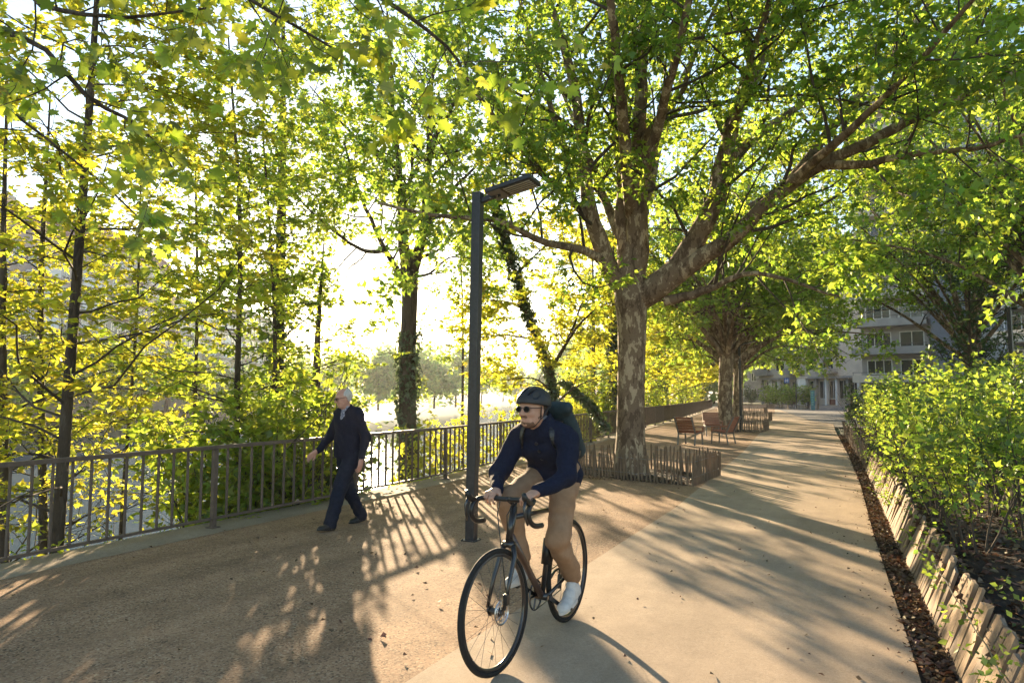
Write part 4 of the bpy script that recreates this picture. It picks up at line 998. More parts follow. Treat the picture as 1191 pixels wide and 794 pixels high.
# weeds along the edge of the kerb
n = 700; y = 3 + 40 * g.random(n) ** 1.5; x = railX(y) - .34 - .35 * g.random(n)
P0 = np.stack([x, y, bankz(x, y) - .05], 1); dd = g.normal(size=(n, 1, 3)) * .45; dd[..., 2] = 1; W = P0[:, None] + dd * s * (.2 + .35 * g.random((n, 1, 1)))
p, d, nn = leafspots(W, g, 12, t0=.1, off=.1, flat=.4)
tag(leaves('bank_undergrowth', p, d, nn, .035 + .06 * g.random(len(p)), DIAM, lf_green, None), 'low weeds along the outer edge of the kerb', None, None, 'stuff')

# ---- woods on the opposite bank and downstream
def far_tree(q, H, rad, label, seed, lm, n=2600, ls=.8):
    g = np.random.default_rng(seed); q = np.array(q, float); t = thing('far_tree', q, label, 'tree', 'trees on the opposite bank')
    P = np.array([(0, 0, -.5), (.1, 0, H * .35), (0, .2, H * .8)]); tubes_mesh('trunk', [(smoothline(P, 8)[None], np.linspace(.3, .06, 8)[None], 6)], m_bark, t)
    nc = 16; a = g.random(nc) * 6.28; rr = rad * np.sqrt(g.random(nc)) * .8; cz = H * (.32 + .58 * g.random(nc)); c = np.stack([np.cos(a) * rr, np.sin(a) * rr, cz], 1); cr = rad * (.35 + .3 * g.random(nc)) * (1.15 - .45 * cz / H)
    i = g.integers(0, nc, n); dq = unit(g.normal(size=(n, 3))); p = c[i] + dq * (cr[i] * (.55 + .55 * g.random(n)))[:, None]
    nn = dq + g.normal(size=(n, 3)) * .6; dd = g.normal(size=(n, 3)); dd[:, 2] -= .4
    leaves('crown', p, unit(dd), unit(nn), ls * (.5 + .8 * g.random(n)), PLANE, lm, t)
g = np.random.default_rng(9)
names = ['leftmost', 'second', 'third', 'fourth', 'fifth', 'sixth', 'seventh', 'eighth', 'ninth', 'tenth', 'eleventh', 'twelfth', 'thirteenth', 'fourteenth', 'fifteenth', 'sixteenth', 'seventeenth', 'eighteenth', 'nineteenth', 'twentieth', 'twenty first', 'twenty second']
for i in range(22):
    y = 8 + i * 8.5 + g.normal(); x = float(farX(y)) - 5 - 5 * g.random(); H = 5.5 + 4.5 * g.random() + (5 if i > 13 else 0) + (3 if i > 17 else 0)
    far_tree((x, y, -1.2), H, 3.6 + (1.5 if i > 13 else 0), names[i] + ' of the trees lining the opposite bank, counted downstream', 400 + i, lf_far if i % 3 else lf_green, n=1500, ls=.75)
for i, (px, d, H, lab) in enumerate([(505, 170, 13, 'rounded tree on the far bank right of the ivy trunk'), (530, 190, 15, 'tall tree on the far bank left of the lamp post'), (470, 160, 14, 'far bank tree behind the ivy clad forked trunk'), (560, 260, 15, 'distant tree at the bend of the river behind the lamp post'),
        (585, 320, 14, 'distant tree at the river bend right of the lamp post'), (612, 300, 14, 'distant tree on the near bank at the bend'), (640, 250, 15, 'tall distant tree on the near bank downstream'), (668, 200, 20, 'distant tree on the near bank behind the leaning tree'), (700, 160, 20, 'far tree on the near bank left of the big trunk'), (440, 150, 13, 'far bank tree under the sun'), (760, 120, 18, 'far tree behind the railing right of the big trunk'), (800, 110, 17, 'far tree behind the railing near the chairs'), (830, 120, 17, 'far tree at the end of the railing'),(735, 140, 19, 'far tree straight behind the big trunk')]):
    q = wp(px, HZ, d); q[2] = -1.5; far_tree(q, H, 7, lab, 450 + i, lf_far, n=2200, ls=1.2)
def ridge(name, d, h, seed):
    g = np.random.default_rng(seed); xs = np.linspace(-1600, 1600, 120); z = h * (.6 + .4 * np.sin(xs / 260 + seed) + .15 * np.sin(xs / 71))
    V = []; 
    for x, zz in zip(xs, z):
        c = FWD * d + RGT * x; V += [(c[0], c[1], -6), (c[0], c[1], max(zz, 2)), (c[0] + FWD[0]*500, c[1] + FWD[1]*500, max(zz, 2) + 8)]
    F = [(3*i+j, 3*i+3+j, 3*i+4+j, 3*i+1+j) for i in range(119) for j in (0, 1)]
    tag(link(name, npmesh(name, V, [F]), M('hill_woods', (.05, .075, .03), (.03, .05, .02), rough=1, scale=.05), None, True), kind='structure')
ridge('hills', 1500, 17, 3)
# ------------------------------------------------------------------ bodies: smooth fields turned into one skin
class Field:
    def __init__(s, lo, hi, h):
        s.lo = np.array(lo, float); s.h = h; s.n = np.ceil((np.array(hi, float) - s.lo) / h).astype(int) + 1; s.v = np.full(s.n, 1.0, np.float32)
    def _box(s, lo, hi):
        a = np.clip(np.floor((np.array(lo) - s.lo) / s.h).astype(int), 0, s.n - 1); b = np.clip(np.ceil((np.array(hi) - s.lo) / s.h).astype(int) + 1, 1, s.n)
        g = np.meshgrid(*[s.lo[i] + s.h * np.arange(a[i], b[i]) for i in range(3)], indexing='ij')
        return tuple(slice(a[i], b[i]) for i in range(3)), np.stack(g, -1)
    def _min(s, sl, d, k):
        b = s.v[sl]
        if k <= 0: s.v[sl] = np.minimum(b, d); return
        h = np.clip(.5 + .5 * (b - d) / k, 0, 1); s.v[sl] = b * (1 - h) + d * h - k * h * (1 - h)
    def cone(s, a, b, ra, rb, k=.02, flat=None, fr=1.0):
        """tapered capsule; flat: unit axis along which it is squeezed by fr"""
        a = np.array(a, float); b = np.array(b, float); m = max(ra, rb) / min(fr, 1) + k + .03
        sl, P = s._box(np.minimum(a, b) - m, np.maximum(a, b) + m)
        ab = b - a; t = np.clip(((P - a) @ ab) / max(ab @ ab, 1e-9), 0, 1); q = P - a - t[..., None] * ab
        if flat is not None:
            f = unit(np.array(flat, float)); c = q @ f; q = q + (c * (1 / fr - 1))[..., None] * f
        s._min(sl, np.linalg.norm(q, axis=-1) - (ra + (rb - ra) * t), k); return s
    def chain(s, pts, rs, k=.02, **kw):
        for i in range(len(pts) - 1): s.cone(pts[i], pts[i+1], rs[i], rs[i+1], k, **kw)
        return s
    def ell(s, c, r, k=.02, rot=None, sub=False):
        c = np.array(c, float); r = np.array(r, float); m = r.max() + k + .03
        sl, P = s._box(c - m, c + m); q = P - c
        if rot is not None: q = q @ np.array(rot)
        k0 = np.linalg.norm(q / r, axis=-1); k1 = np.linalg.norm(q / r**2, axis=-1) + 1e-9; d = k0 * (k0 - 1) / k1
        if sub:
            b = s.v[sl]; h = np.clip(.5 - .5 * (b + d) / max(k, 1e-6), 0, 1); s.v[sl] = b * (1 - h) - d * h + k * h * (1 - h)
        else: s._min(sl, d, k)
        return s
    def clip(s, p, n):
        g = np.meshgrid(*[s.lo[i] + s.h * np.arange(s.n[i]) for i in range(3)], indexing='ij'); n = unit(np.array(n, float))
        s.v = np.maximum(s.v, (g[0] - p[0]) * n[0] + (g[1] - p[1]) * n[1] + (g[2] - p[2]) * n[2]).astype(np.float32); return s
    def wrinkle(s, amp, freq, seed, aniso=(1, 1, 1), zone=None):
        r = np.random.default_rng(seed); g = np.meshgrid(*[s.lo[i] + s.h * np.arange(s.n[i]) for i in range(3)], indexing='ij'); w = 0
        for i in range(6):
            d = r.normal(size=3) * np.array(aniso); d *= freq * (.7 + .8 * r.random()) / (np.linalg.norm(d) + 1e-9); w = w + np.sin(g[0]*d[0] + g[1]*d[1] + g[2]*d[2] + r.random()*6.28 + 1.2*np.sin(g[2]*freq*.37 + i))
        if zone is not None: w = w * zone(g)
        s.v = (s.v + amp * w / 2.5).astype(np.float32); return s
    def minus(s, other, off=0.0):
        s.v = np.maximum(s.v, -(other.v) + off); return s
    def mesh(s, name):
        v = s.v; ins = v < 0; c = np.stack([ins[i:i+v.shape[0]-1, j:j+v.shape[1]-1, k:k+v.shape[2]-1] for i in (0,1) for j in (0,1) for k in (0,1)])
        act = c.any(0) & ~c.all(0); I = np.argwhere(act); vid = np.full(act.shape, -1, int); vid[tuple(I.T)] = np.arange(len(I))
        acc = np.zeros((len(I), 3)); cnt = np.zeros(len(I))
        cor = [(i, j, k) for i in (0,1) for j in (0,1) for k in (0,1)]
        for a in range(8):
            for ax in range(3):
                if cor[a][ax]: continue
                b = list(cor[a]); b[ax] = 1; va = v[tuple((I + cor[a]).T)]; vb = v[tuple((I + b).T)]
                m = (va < 0) != (vb < 0); t = np.where(m, va / np.where(np.abs(va - vb) < 1e-12, 1, va - vb), 0)
                p = np.array(cor[a], float)[None] + t[:, None] * np.eye(3)[ax]; acc += np.where(m[:, None], p, 0); cnt += m
        V = s.lo + s.h * (I + acc / np.maximum(cnt, 1)[:, None]); F = []
        for ax in range(3):
            u, w_ = (ax + 1) % 3, (ax + 2) % 3; sl0 = [slice(None)] * 3; sl1 = [slice(None)] * 3; sl0[ax] = slice(0, -1); sl1[ax] = slice(1, None)
            A = ins[tuple(sl0)]; B = ins[tuple(sl1)]; E = np.argwhere(A != B); ok = (E[:, u] > 0) & (E[:, w_] > 0) & (E[:, u] < act.shape[u]) & (E[:, w_] < act.shape[w_]) ; E = E[ok]
            fl = A[tuple(E.T)]; q = []
            for du, dw in ((1, 1), (0, 1), (0, 0), (1, 0)):
                e = E.copy(); e[:, u] -= du; e[:, w_] -= dw; q.append(vid[tuple(e.T)])
            q = np.stack(q, 1); q[~fl] = q[~fl][:, ::-1]; F.append(q)
        return npmesh(name, V, [np.concatenate(F)])
    def build(s, name, mat, parent, sm=3):
        o = link(name, s.mesh(name), mat, parent, smooth=True)
        if sm: md = o.modifiers.new('smooth', 'SMOOTH'); md.factor = .5; md.iterations = sm
        return o

m_skin = M('skin', (.52, .30, .21), (.44, .235, .165), rough=.5, scale=30, spec=.35)
m_skin2 = M('older_skin', (.56, .31, .23), (.46, .23, .17), rough=.5, scale=26, spec=.35)
m_navy = M('navy_wool', (.012, .016, .036), (.008, .010, .024), rough=.9, scale=60, bump=.25, bscale=240, spec=.2)
m_sweater = M('navy_knit', (.015, .017, .033), (.010, .012, .025), rough=.92, scale=50, bump=.3, bscale=300, spec=.15)
m_dtrous = M('dark_navy_trousers', (.016, .020, .036), (.010, .013, .025), rough=.85, scale=30, bump=.15, bscale=200, spec=.2)
m_chino = M('tan_chino', (.33, .205, .125), (.265, .16, .095), rough=.85, scale=14, bump=.2, bscale=220, spec=.2)
m_shoe = M('white_canvas', (.62, .60, .57), (.5, .48, .46), rough=.7, scale=20)
m_sole = M('pale_sole', (.66, .64, .60), rough=.6)
m_bshoe = M('black_leather', (.012, .012, .014), rough=.4, spec=.5)
m_black = M('black_plastic', (.012, .012, .013), rough=.38, spec=.5)
m_lensd = M('dark_lens', (.006, .006, .008), rough=.06, spec=.8)
m_hairw = M('white_hair', (.62, .58, .54), (.42, .39, .36), rough=.75, scale=60, stretch=(1, 1, .3), bump=.5, bscale=90)
m_hairb = M('brown_hair', (.055, .032, .020), (.03, .018, .012), rough=.7, scale=60, bump=.5, bscale=120)
m_beard = M('brown_beard', (.20, .105, .065), (.13, .065, .04), rough=.8, scale=120, bump=.3, bscale=300)
m_helmet = M('matt_black_helmet', (.018, .019, .022), rough=.5, spec=.45)
m_pack = M('dark_teal_canvas', (.022, .042, .050), (.014, .028, .034), rough=.75, scale=25, bump=.25, bscale=200)
m_check = M('checked_shirt', (.36, .36, .42), (.10, .11, .18), rough=.85, scale=55, lo=.45, hi=.55)
m_scarf = M('grey_blue_collar', (.16, .19, .24), (.11, .13, .17), rough=.9, scale=40)

m_dsteel = M('dark_steel', (.10, .10, .105), rough=.35, metal=.9)

def hand(F, wrist, dirv, palm_n, side, curl, r=.0085, spread=.018, grip=None):
    """five fingers: dirv along the hand, palm_n out of the palm, side +1 if the thumb lies along +cross(dirv,palm_n)"""
    d = unit(np.array(dirv, float)); pn = np.array(palm_n, float); pn = unit(pn - d * (pn @ d)); x = np.cross(d, pn) * side; w = np.array(wrist, float)
    kn = []
    for i, (o, l) in enumerate(((.030, .078), (.010, .086), (-.011, .080), (-.030, .064))):
        k0 = w + d * (.083 - .004 * abs(i - 1)) + x * o; kn.append((k0, l, o))
        F.cone(w + d * .012 + x * o * .55, k0, .0150, .0118, k=.012)
    F.cone(w - d * .03, w + d * .02, .025, .026, k=.02, flat=pn, fr=.75)
    for i, (k0, l, o) in enumerate(kn):
        c = curl * (1 + .12 * i); p = k0; a = 0.0
        for j, (fr_, b) in enumerate(((.46, .55), (.32, 1.0), (.22, .75))):
            a += c * b; q = p + l * fr_ * (d * math.cos(a) + pn * math.sin(a)) + x * o * .06; F.cone(p, q, r * (1.08 - .12 * j), r * (.98 - .12 * j), k=.004); p = q
    t0 = w + d * .022 + x * .024; t1 = t0 + d * .028 + x * .026 + pn * .012; t2 = t1 + d * .026 + x * .004 + pn * .018 * (1 if curl > .4 else .4); t3 = t2 + d * .018 - x * .006 * (curl > .4) + pn * .012 * (curl > .4)
    F.cone(t0, t1, .0145, .0115, k=.012); F.cone(t1, t2, .0108, .0095, k=.004); F.cone(t2, t3, .0095, .0078, k=.004)

def head(F, c, rot, s=1.0, jaw=1.0):
    """skull, face and neck start; c centre of the head, rot: columns = forward, left, up; height about .235*s"""
    Rm = np.array(rot, float)
    def T(x, y, z): return np.array(c) + Rm @ (np.array((x, y, z), float) * s)
    F.ell(T(-.012, 0, .030), np.array((.098, .077, .090)) * s, .02, Rm)
    F.ell(T(.030, 0, -.020), np.array((.062, .062, .078)) * s, .03, Rm)
    F.ell(T(.050, 0, -.078), np.array((.036, .040 * jaw, .030)) * s, .03, Rm)
    for y in (-1, 1): F.cone(T(-.008, y*.060, -.045), T(.052, y*.026, -.086), .016*s, .018*s, .03)
    F.cone(T(.086, 0, .022), T(.110, 0, -.022), .010*s, .0135*s, .012)                       # nose
    for y in (-1, 1): F.ell(T(.099, y*.011, -.026), np.array((.011, .008, .008)) * s, .006, Rm)
    for y in (-1, 1):
        F.cone(T(.083, y*.012, .030), T(.066, y*.046, .030), .011*s, .009*s, .014)           # brow
        F.ell(T(.064, y*.038, -.022), np.array((.020, .020, .018)) * s, .02, Rm)             # cheek bone
        F.ell(T(.082, y*.031, .010), np.array((.012, .016, .011)) * s, .010, Rm, sub=True)   # socket
        F.ell(T(.073, y*.031, .009), np.array((.012, .012, .012)) * s, .003, Rm)             # eyeball
        F.ell(T(-.005, y*.079, -.003), np.array((.020, .009, .032)) * s, .006, Rm @ rotz(y*.35)); F.ell(T(.001, y*.089, -.002), np.array((.011, .006, .019)) * s, .004, Rm, sub=True)
    F.cone(T(.088, -.017, -.050), T(.088, .017, -.050), .0072*s, .0072*s, .006); F.cone(T(.086, -.014, -.062), T(.086, .014, -.062), .0085*s, .0085*s, .006)
    F.ell(T(.096, 0, -.0555), np.array((.012, .024, .0022)) * s, .002, Rm, sub=True)
    F.ell(T(.074, 0, -.088), np.array((.018, .020, .016)) * s, .014, Rm)
    return T
def glasses(parent, T, Rm, name='sunglasses'):
    o = None; fr = MB()
    for y in (-1, 1):
        a = np.linspace(0, 2*np.pi, 20, endpoint=False)
        ring = np.array([T(.100 - .10*abs(.033 + .023*math.cos(t))**1.5, y*(.033 + .0245*math.cos(t)), .010 + .0195*math.sin(t)*(1 if math.sin(t) < 0 else .85)) for t in a]); fr.tube(ring, .0028, 6, closed=True)
        fr.tube([T(.094, y*.057, .016), T(.075, y*.074, .016), T(.02, y*.083, .014), T(-.012, y*.084, .008), T(-.026, y*.082, -.008)], .0026, 6)
    fr.tube([T(.101, -.0095, .014), T(.105, 0, .017), T(.101, .0095, .014)], .0026, 6)
    o = fr.build(name, m_black, parent, True)
    for y in (-1, 1):
        a = np.linspace(0, 2*np.pi, 20, endpoint=False); m = MB()
        ring = [T(.0995 - .10*abs(.033 + .022*math.cos(t))**1.5, y*(.033 + .0238*math.cos(t)), .010 + .0190*math.sin(t)*(1 if math.sin(t) < 0 else .85)) for t in a]
        back = [np.array(p) - Rm[:, 0] * .002 for p in ring]; m.raw(ring + back, [tuple(range(20)), tuple(range(39, 19, -1))] + [(i, i+20, (i+1) % 20 + 20, (i+1) % 20) for i in range(20)]); m.build('lens', m_lensd, o)
    return o
def headrot(yaw, pitch, roll=0): return rotz(yaw) @ roty(pitch) @ rotx(roll)

# ================================================================== the walking man (x forward, y left)
wk = gp(404, 611.5)
WH = R(-90) - R(13)
man = thing('person', wk, 'older white haired man walking along the railing in navy sweater and dark trousers', 'person', None, WH)
J = dict(pel=(0, 0, .90), waist=(.0, 0, 1.03), chest=(.005, 0, 1.24), nb=(.025, 0, 1.41),
         lh=(.005, .088, .88), lk=(.185, .085, .50), la=(.315, .070, .105), rh=(-.005, -.088, .88), rk=(-.045, -.085, .48), ra=(-.275, -.080, .115),
         ls=(.0, .178, 1.355), le=(-.055, .255, 1.09), lw=(.025, .285, .855), rs=(.01, -.178, 1.355), re=(.075, -.265, 1.11), rw=(.215, -.315, .925))
J = {k: np.array(v, float) for k, v in J.items()}
HC = np.array((.085, -.01, 1.565)); HR = headrot(R(-22), R(14))
def torso(F, J, ax, e=0.0, belly=.0, k=.05):
    F.cone(J['pel'] + (0, .05, 0), J['pel'] - (0, .05, 0), .118 + e, .118 + e, k)
    F.cone(J['pel'], J['waist'], .125 + e + belly*.4, .128 + e + belly, k); F.cone(J['waist'] + (0, .035, 0), J['chest'] + (0, .06, 0), .115 + e + belly, .118 + e, k); F.cone(J['waist'] - (0, .035, 0), J['chest'] - (0, .06, 0), .115 + e + belly, .118 + e, k)
    F.cone(J['chest'] + (0, .055, 0), J['ls'] * .8 + J['nb'] * .2, .118 + e, .070 + e, k); F.cone(J['chest'] - (0, .055, 0), J['rs'] * .8 + J['nb'] * .2, .118 + e, .070 + e, k)
    F.cone(J['ls'], J['nb'], .058 + e, .060 + e, k); F.cone(J['rs'], J['nb'], .058 + e, .060 + e, k)
def arm(F, s, e_, w, e=0.0, k=.03, r=(.058, .046, .043, .029)):
    F.cone(s, e_, r[0] + e, r[1] + e, k); F.cone(e_, w, r[2] + e, r[3] + e, k)
def leg(F, h, k_, a, e=0.0, k=.04, r=(.092, .060, .058, .042)):
    F.cone(h, k_, r[0] + e, r[1] + e, k); m = k_ + (a - k_) * .3; F.cone(k_, m, r[2] + e, r[2] + e - .001, k); F.cone(m, a, r[2] + e, r[3] + e, k)
lo, hi = (-.50, -.52, -.02), (.55, .45, 1.74)
F = Field(lo, hi, .006)
torso(F, J, None, -.024); arm(F, J['ls'], J['le'], J['lw'], -.008); arm(F, J['rs'], J['re'], J['rw'], -.008)
leg(F, J['lh'], J['lk'], J['la'], -.012); leg(F, J['rh'], J['rk'], J['ra'], -.012)
T = head(F, HC, HR, 1.0); F.cone(J['nb'] - (0, 0, .03), HC + (-.022, 0, -.05), .060, .056, .03)
hand(F, J['lw'] + (.012, .003, -.035), (.20, .02, -1), (.25, -1, 0), 1, .42); hand(F, J['rw'] + (.036, -.012, -.022), (.80, -.22, -.62), (.30, .75, -.35), -1, .30)
body = F.build('body', m_skin2, man)
F = Field((-.5, -.5, .76), (.45, .42, 1.50), .007)
F.cone(J['pel'] + (0, .05, -.04), J['pel'] - (0, .05, .04), .136, .136, .05)
torso(F, J, None, .014, .022); arm(F, J['ls'], J['le'], J['lw'] + (0, 0, -.004), .012); arm(F, J['rs'], J['re'], J['rw'], .012)
F.wrinkle(.006, 24, 4, (1, 1, 1.6)).wrinkle(.003, 60, 5, (1, 1, 1.6)); F.clip((0, 0, .835), (.0, 0, -1)); F.ell(J['nb'] + (.045, 0, .045), (.075, .062, .06), .012, sub=True)
o = F.build('sweater', m_sweater, man, 3)
F = Field((-.42, -.25, .03), (.48, .25, 1.02), .007)
F.cone(J['pel'] + (0, .05, .03), J['pel'] + (0, -.05, .03), .128, .128, .04)
leg(F, J['lh'], J['lk'], J['la'] + (-.01, 0, -.03), .014, r=(.094, .070, .066, .060)); leg(F, J['rh'], J['rk'], J['ra'] + (.0, 0, -.03), .014, r=(.094, .070, .066, .060))
F.wrinkle(.006, 22, 8, (1, 1, 1.6)).wrinkle(.003, 56, 9, (1, 1, 1.8)); F.build('trousers', m_dtrous, man)
def shoe(parent, heel, toe, mat, solemat, wid=.046, up=(0, 0, 1), hgt=.075):
    heel = np.array(heel, float); toe = np.array(toe, float); d = unit(toe - heel); u = np.array(up, float); u = unit(u - d * (u @ d)); x = np.cross(u, d); L = np.linalg.norm(toe - heel)
    F = Field(np.minimum(heel, toe) - .13, np.maximum(heel, toe) + .15, .005)
    h = heel + d * .035; F.cone(h + u * .045, h + d * (L * .30) + u * .055, .040, .042, .02); F.cone(h + u * .02, heel + d * (L - .06) + u * .018, wid * .82, wid * .95, .02, flat=u, fr=.8)
    F.cone(heel + d * (L * .45) + u * .045, heel + d * (L - .06) + u * .024, .034, wid * .72, .025, flat=u, fr=.75); F.cone(h + u * .06, h + d * .04 + u * (hgt + .02), .036, .038, .02)
    F.clip(heel + u * .012, -u); o = F.build('shoe', mat, parent)
    m = MB(); ring = []
    for t in np.linspace(0, 2*np.pi, 24, endpoint=False):
        c = math.cos(t); sx = math.sin(t); a = .5 - .5 * c; ring.append(heel + d * (L * a) + x * sx * (wid * (.86 + .2 * math.sin(a * math.pi) * (a > .3))) * (1 if 0 < a < 1 else 1))
    V = ring + [p + u * .022 for p in ring]; m.raw(V, [tuple(range(24))[::-1], tuple(range(24, 48))] + [(i, (i+1) % 24, (i+1) % 24 + 24, i + 24) for i in range(24)]); m.build('sole', solemat, o)
    if mat is m_shoe:
        m = MB()
        for i in range(5):
            c = heel + d * (L * (.40 + .075 * i)) + u * (.094 - .0115 * i); m.bar(c - x * .024 - u * .004, c + x * .024 - u * .004, .007, .006, up=u)
        m.build('laces', m_frame, o); m = MB(); m.box((-.006, -.017, -.02), (.004, .017, .024), rot=np.stack([d, x, u], 1), at=heel + u * .07 - d * .001); m.build('heel_tab', m_dsteel, o)
    return o
shoe(man, J['la'] + (-.075, 0, -.105), J['la'] + (.185, .012, -.075), m_bshoe, m_bshoe, up=(-.1, 0, 1)); shoe(man, J['ra'] + (-.075, 0, -.098), J['ra'] + (.185, -.012, -.113), m_bshoe, m_bshoe)
# hair, collar, glasses
F = Field(HC - .16, HC + .16, .005)
F.ell(HC + HR @ np.array((-.026, 0, .030)), (.096, .083, .092), .01, HR)
F.clip(HC + HR @ np.array((.035, 0, .03)), HR @ np.array((.75, 0, .55))); F.clip(HC + HR @ np.array((.012, 0, -.01)), HR @ np.array((.95, 0, -.25))); F.clip(HC + HR @ np.array((0, 0, -.062)), HR @ np.array((.15, 0, -1)))
F.ell(HC + HR @ np.array((.040, 0, .112)), (.105, .068, .066), .012, HR, sub=True)
F.wrinkle(.003, 70, 3); F.build('hair', m_hairw, man, 2)
F = Field(J['nb'] - .16, J['nb'] + .16, .005)
F.cone(J['nb'] + (-.012, 0, -.03), J['nb'] + (.0, 0, .045), .084, .073, .01); F.cone(J['nb'] + (.05, 0, -.02), J['nb'] + (.09, 0, -.09), .045, .02, .02)
F.cone(J['nb'] + (-.01, 0, .06), J['nb'] + (.035, 0, .14), .058, .075, .004); G = None
F.clip(J['nb'] + (0, 0, .050), (-.35, 0, 1)); F.build('shirt_collar', m_check, man, 2)
glasses(man, T, HR)

# ================================================================== the bicycle (rear axle above the origin, x forward)
BK = 1.0
rear = gp(665, 719) ; front = gp(570, 790); BS = 1.03
bh = math.atan2(front[1] - rear[1], front[0] - rear[0]); mid = (rear + front) / 2; WB = 1.035; WR = .345
org = mid - np.array((math.cos(bh), math.sin(bh), 0)) * WB * BS * .5
bike = thing('bicycle', (org[0], org[1], .005), 'black drop handlebar road bicycle ridden by the man in the helmet', 'bicycle', None, bh); bike.scale = (BS,) * 3
m_frame_b = M('black_bike_paint', (.014, .014, .016), rough=.28, spec=.5, coat=.5)
m_frame_br = M('bronze_bike_paint', (.085, .045, .030), (.06, .03, .02), rough=.3, coat=.4)
m_tyre = M('tyre_rubber', (.014, .014, .014), rough=.8, scale=40, bump=.3)
m_steel = M('steel', (.45, .45, .46), rough=.3, metal=1.0)
AX = np.array((WB, 0, WR)); RA = np.array((0, 0, WR)); BBp = np.array((.425, 0, .275)); ST = np.array((.245, 0, .83)); HTt = np.array((.825, 0, .865)); HTb = np.array((.873, 0, .715))
sax = unit(HTt - HTb); STEER = R(-5)
def steer(P):
    P = np.array(P, float); q = P - HTb; c, s_ = math.cos(STEER), math.sin(STEER)
    return HTb + q * c + np.cross(sax, q) * s_ + sax * (q @ sax)[..., None] * (1 - c) if P.ndim > 1 else HTb + q * c + np.cross(sax, q) * s_ + sax * (q @ sax) * (1 - c)
def wheel(c, ax, name, disc):
    ax = unit(np.array(ax, float)); m = MB(); m.ring(c, ax, WR - .016, .0165, 72, 10); tyre = m.build('tyre', m_tyre, None, True)
    m = MB(); m.ring(c, ax, WR - .038, .012, 72, 8); wh = m.build(name, m_frame_b, bike, True); tyre.parent = wh
    m = MB(); m.tube([c - ax * .052, c - ax * .03, c + ax * .03, c + ax * .052], [.014, .02, .02, .014], 14); m.tube([c - ax * .034, c - ax * .030], .03, 16); m.tube([c + ax * .034, c + ax * .030], .03, 16); m.build('hub', m_dsteel, wh)
    ref = unit(np.cross(ax, (0, 0, 1.0))); up_ = np.cross(ref, ax); m = MB()
    for i in range(24):
        a = i * 2 * math.pi / 24; b_ = a + (.5 if i % 4 < 2 else -.5); s_ = 1 if i % 2 else -1
        m.tube([c + ax * .031 * s_ + .027 * (ref * math.cos(b_) + up_ * math.sin(b_)), c + (WR - .045) * (ref * math.cos(a) + up_ * math.sin(a))], .0011, 4, cap=False)
    m.build('spokes', m_dsteel, wh)
    m = MB(); m.ring(c + ax * .043, ax, .066, .006, 40, 4); m.ring(c + ax * .043, ax, .045, .003, 30, 4)
    for i in range(6):
        a = i * math.pi / 3; m.tube([c + ax * .043 + .02 * (ref * math.cos(a) + up_ * math.sin(a)), c + ax * .043 + .062 * (ref * math.cos(a + .5) + up_ * math.sin(a + .5))], .003, 4)
    m.build('disc_rotor', m_steel, wh)
    return wh
AXs = steer(AX); axn = steer(AX + (0, 1, 0)) - AXs
wheel(RA, (0, 1, 0), 'rear_wheel', True); wheel(AXs, axn, 'front_wheel', True)
m = MB(); m.tube([BBp, ST + (-.02, 0, .05)], .0165, 12); m.tube([ST + (.01, 0, -.03), HTt + (.012, 0, -.03)], .0155, 12)
m.tube([HTt + (-.01, 0, .03), HTb + (.008, 0, -.025)], .023, 14)
for y in (-1, 1):
    m.tube([BBp + (-.03, y*.03, 0), RA + (.10, y*.055, .01), RA + (0, y*.062, 0)], [.012, .010, .009], 8); m.tube([ST + (-.005, y*.012, -.06), RA + (.02, y*.058, .03), RA + (0, y*.062, 0)], [.009, .008, .008], 8)
m.tube([BBp + (0, -.04, 0), BBp + (0, .04, 0)], .024, 14); fr_ = m.build('frame', m_frame_b, bike, True)
m = MB(); m.tube([BBp + (.015, 0, .01), HTb + (-.005, 0, .03)], [.021, .024], 14); m.build('down_tube', m_frame_br, bike, True)
m = MB(); cr_ = HTb - sax * .03
for y in (-1, 1): m.tube([steer(cr_ + (0, y*.03, 0)), steer(cr_ + (.012, y*.048, -.06)), steer((cr_ + AX) / 2 + (0, y*.055, 0)), steer(AX + (-.004, y*.056, .012))], [.017, .016, .013, .010], 10)
m.tube([steer(cr_ + (0, -.035, .0)), steer(cr_ + (0, .035, .0))], .021, 10); m.build('fork', m_frame_b, bike, True)
m = MB(); sb = HTt + sax * .045; m.tube([HTt, sb + sax * .02], .018, 12); m.tube([sb, steer(np.array((.868, 0, .945)))], .016, 12); m.build('stem', m_black, bike, True)
HB = np.array((.868, 0, .945)); m = MB()
for y in (-1, 1):
    pts = [HB, HB + (0, y*.06, 0), HB + (.0, y*.14, .004), HB + (.012, y*.175, .004), HB + (.045, y*.192, -.002), HB + (.085, y*.196, -.018), HB + (.108, y*.198, -.055), HB + (.095, y*.200, -.100), HB + (.045, y*.203, -.132), HB + (-.03, y*.205, -.14)]
    P = smoothline(pts, 30); m.tube([steer(p) for p in P], .0155, 12)
bar_ = m.build('handlebar', m_black, bike, True)
for y in (-1, 1):
    m = MB(); m.tube([steer(HB + np.array(p) * (1, y, 1)) for p in ((.075, .197, -.004), (.115, .197, .010), (.140, .197, .035), (.150, .197, .062))], [.017, .018, .018, .012], 12); b_ = m.build('brake_hood', m_black, bar_, True)
    m = MB(); m.tube([steer(HB + np.array(p) * (1, y, 1)) for p in ((.138, .199, .02), (.158, .202, -.02), (.150, .206, -.075), (.135, .210, -.115))], [.009, .009, .008, .006], 8); m.build('brake_lever', m_dsteel, b_, True)
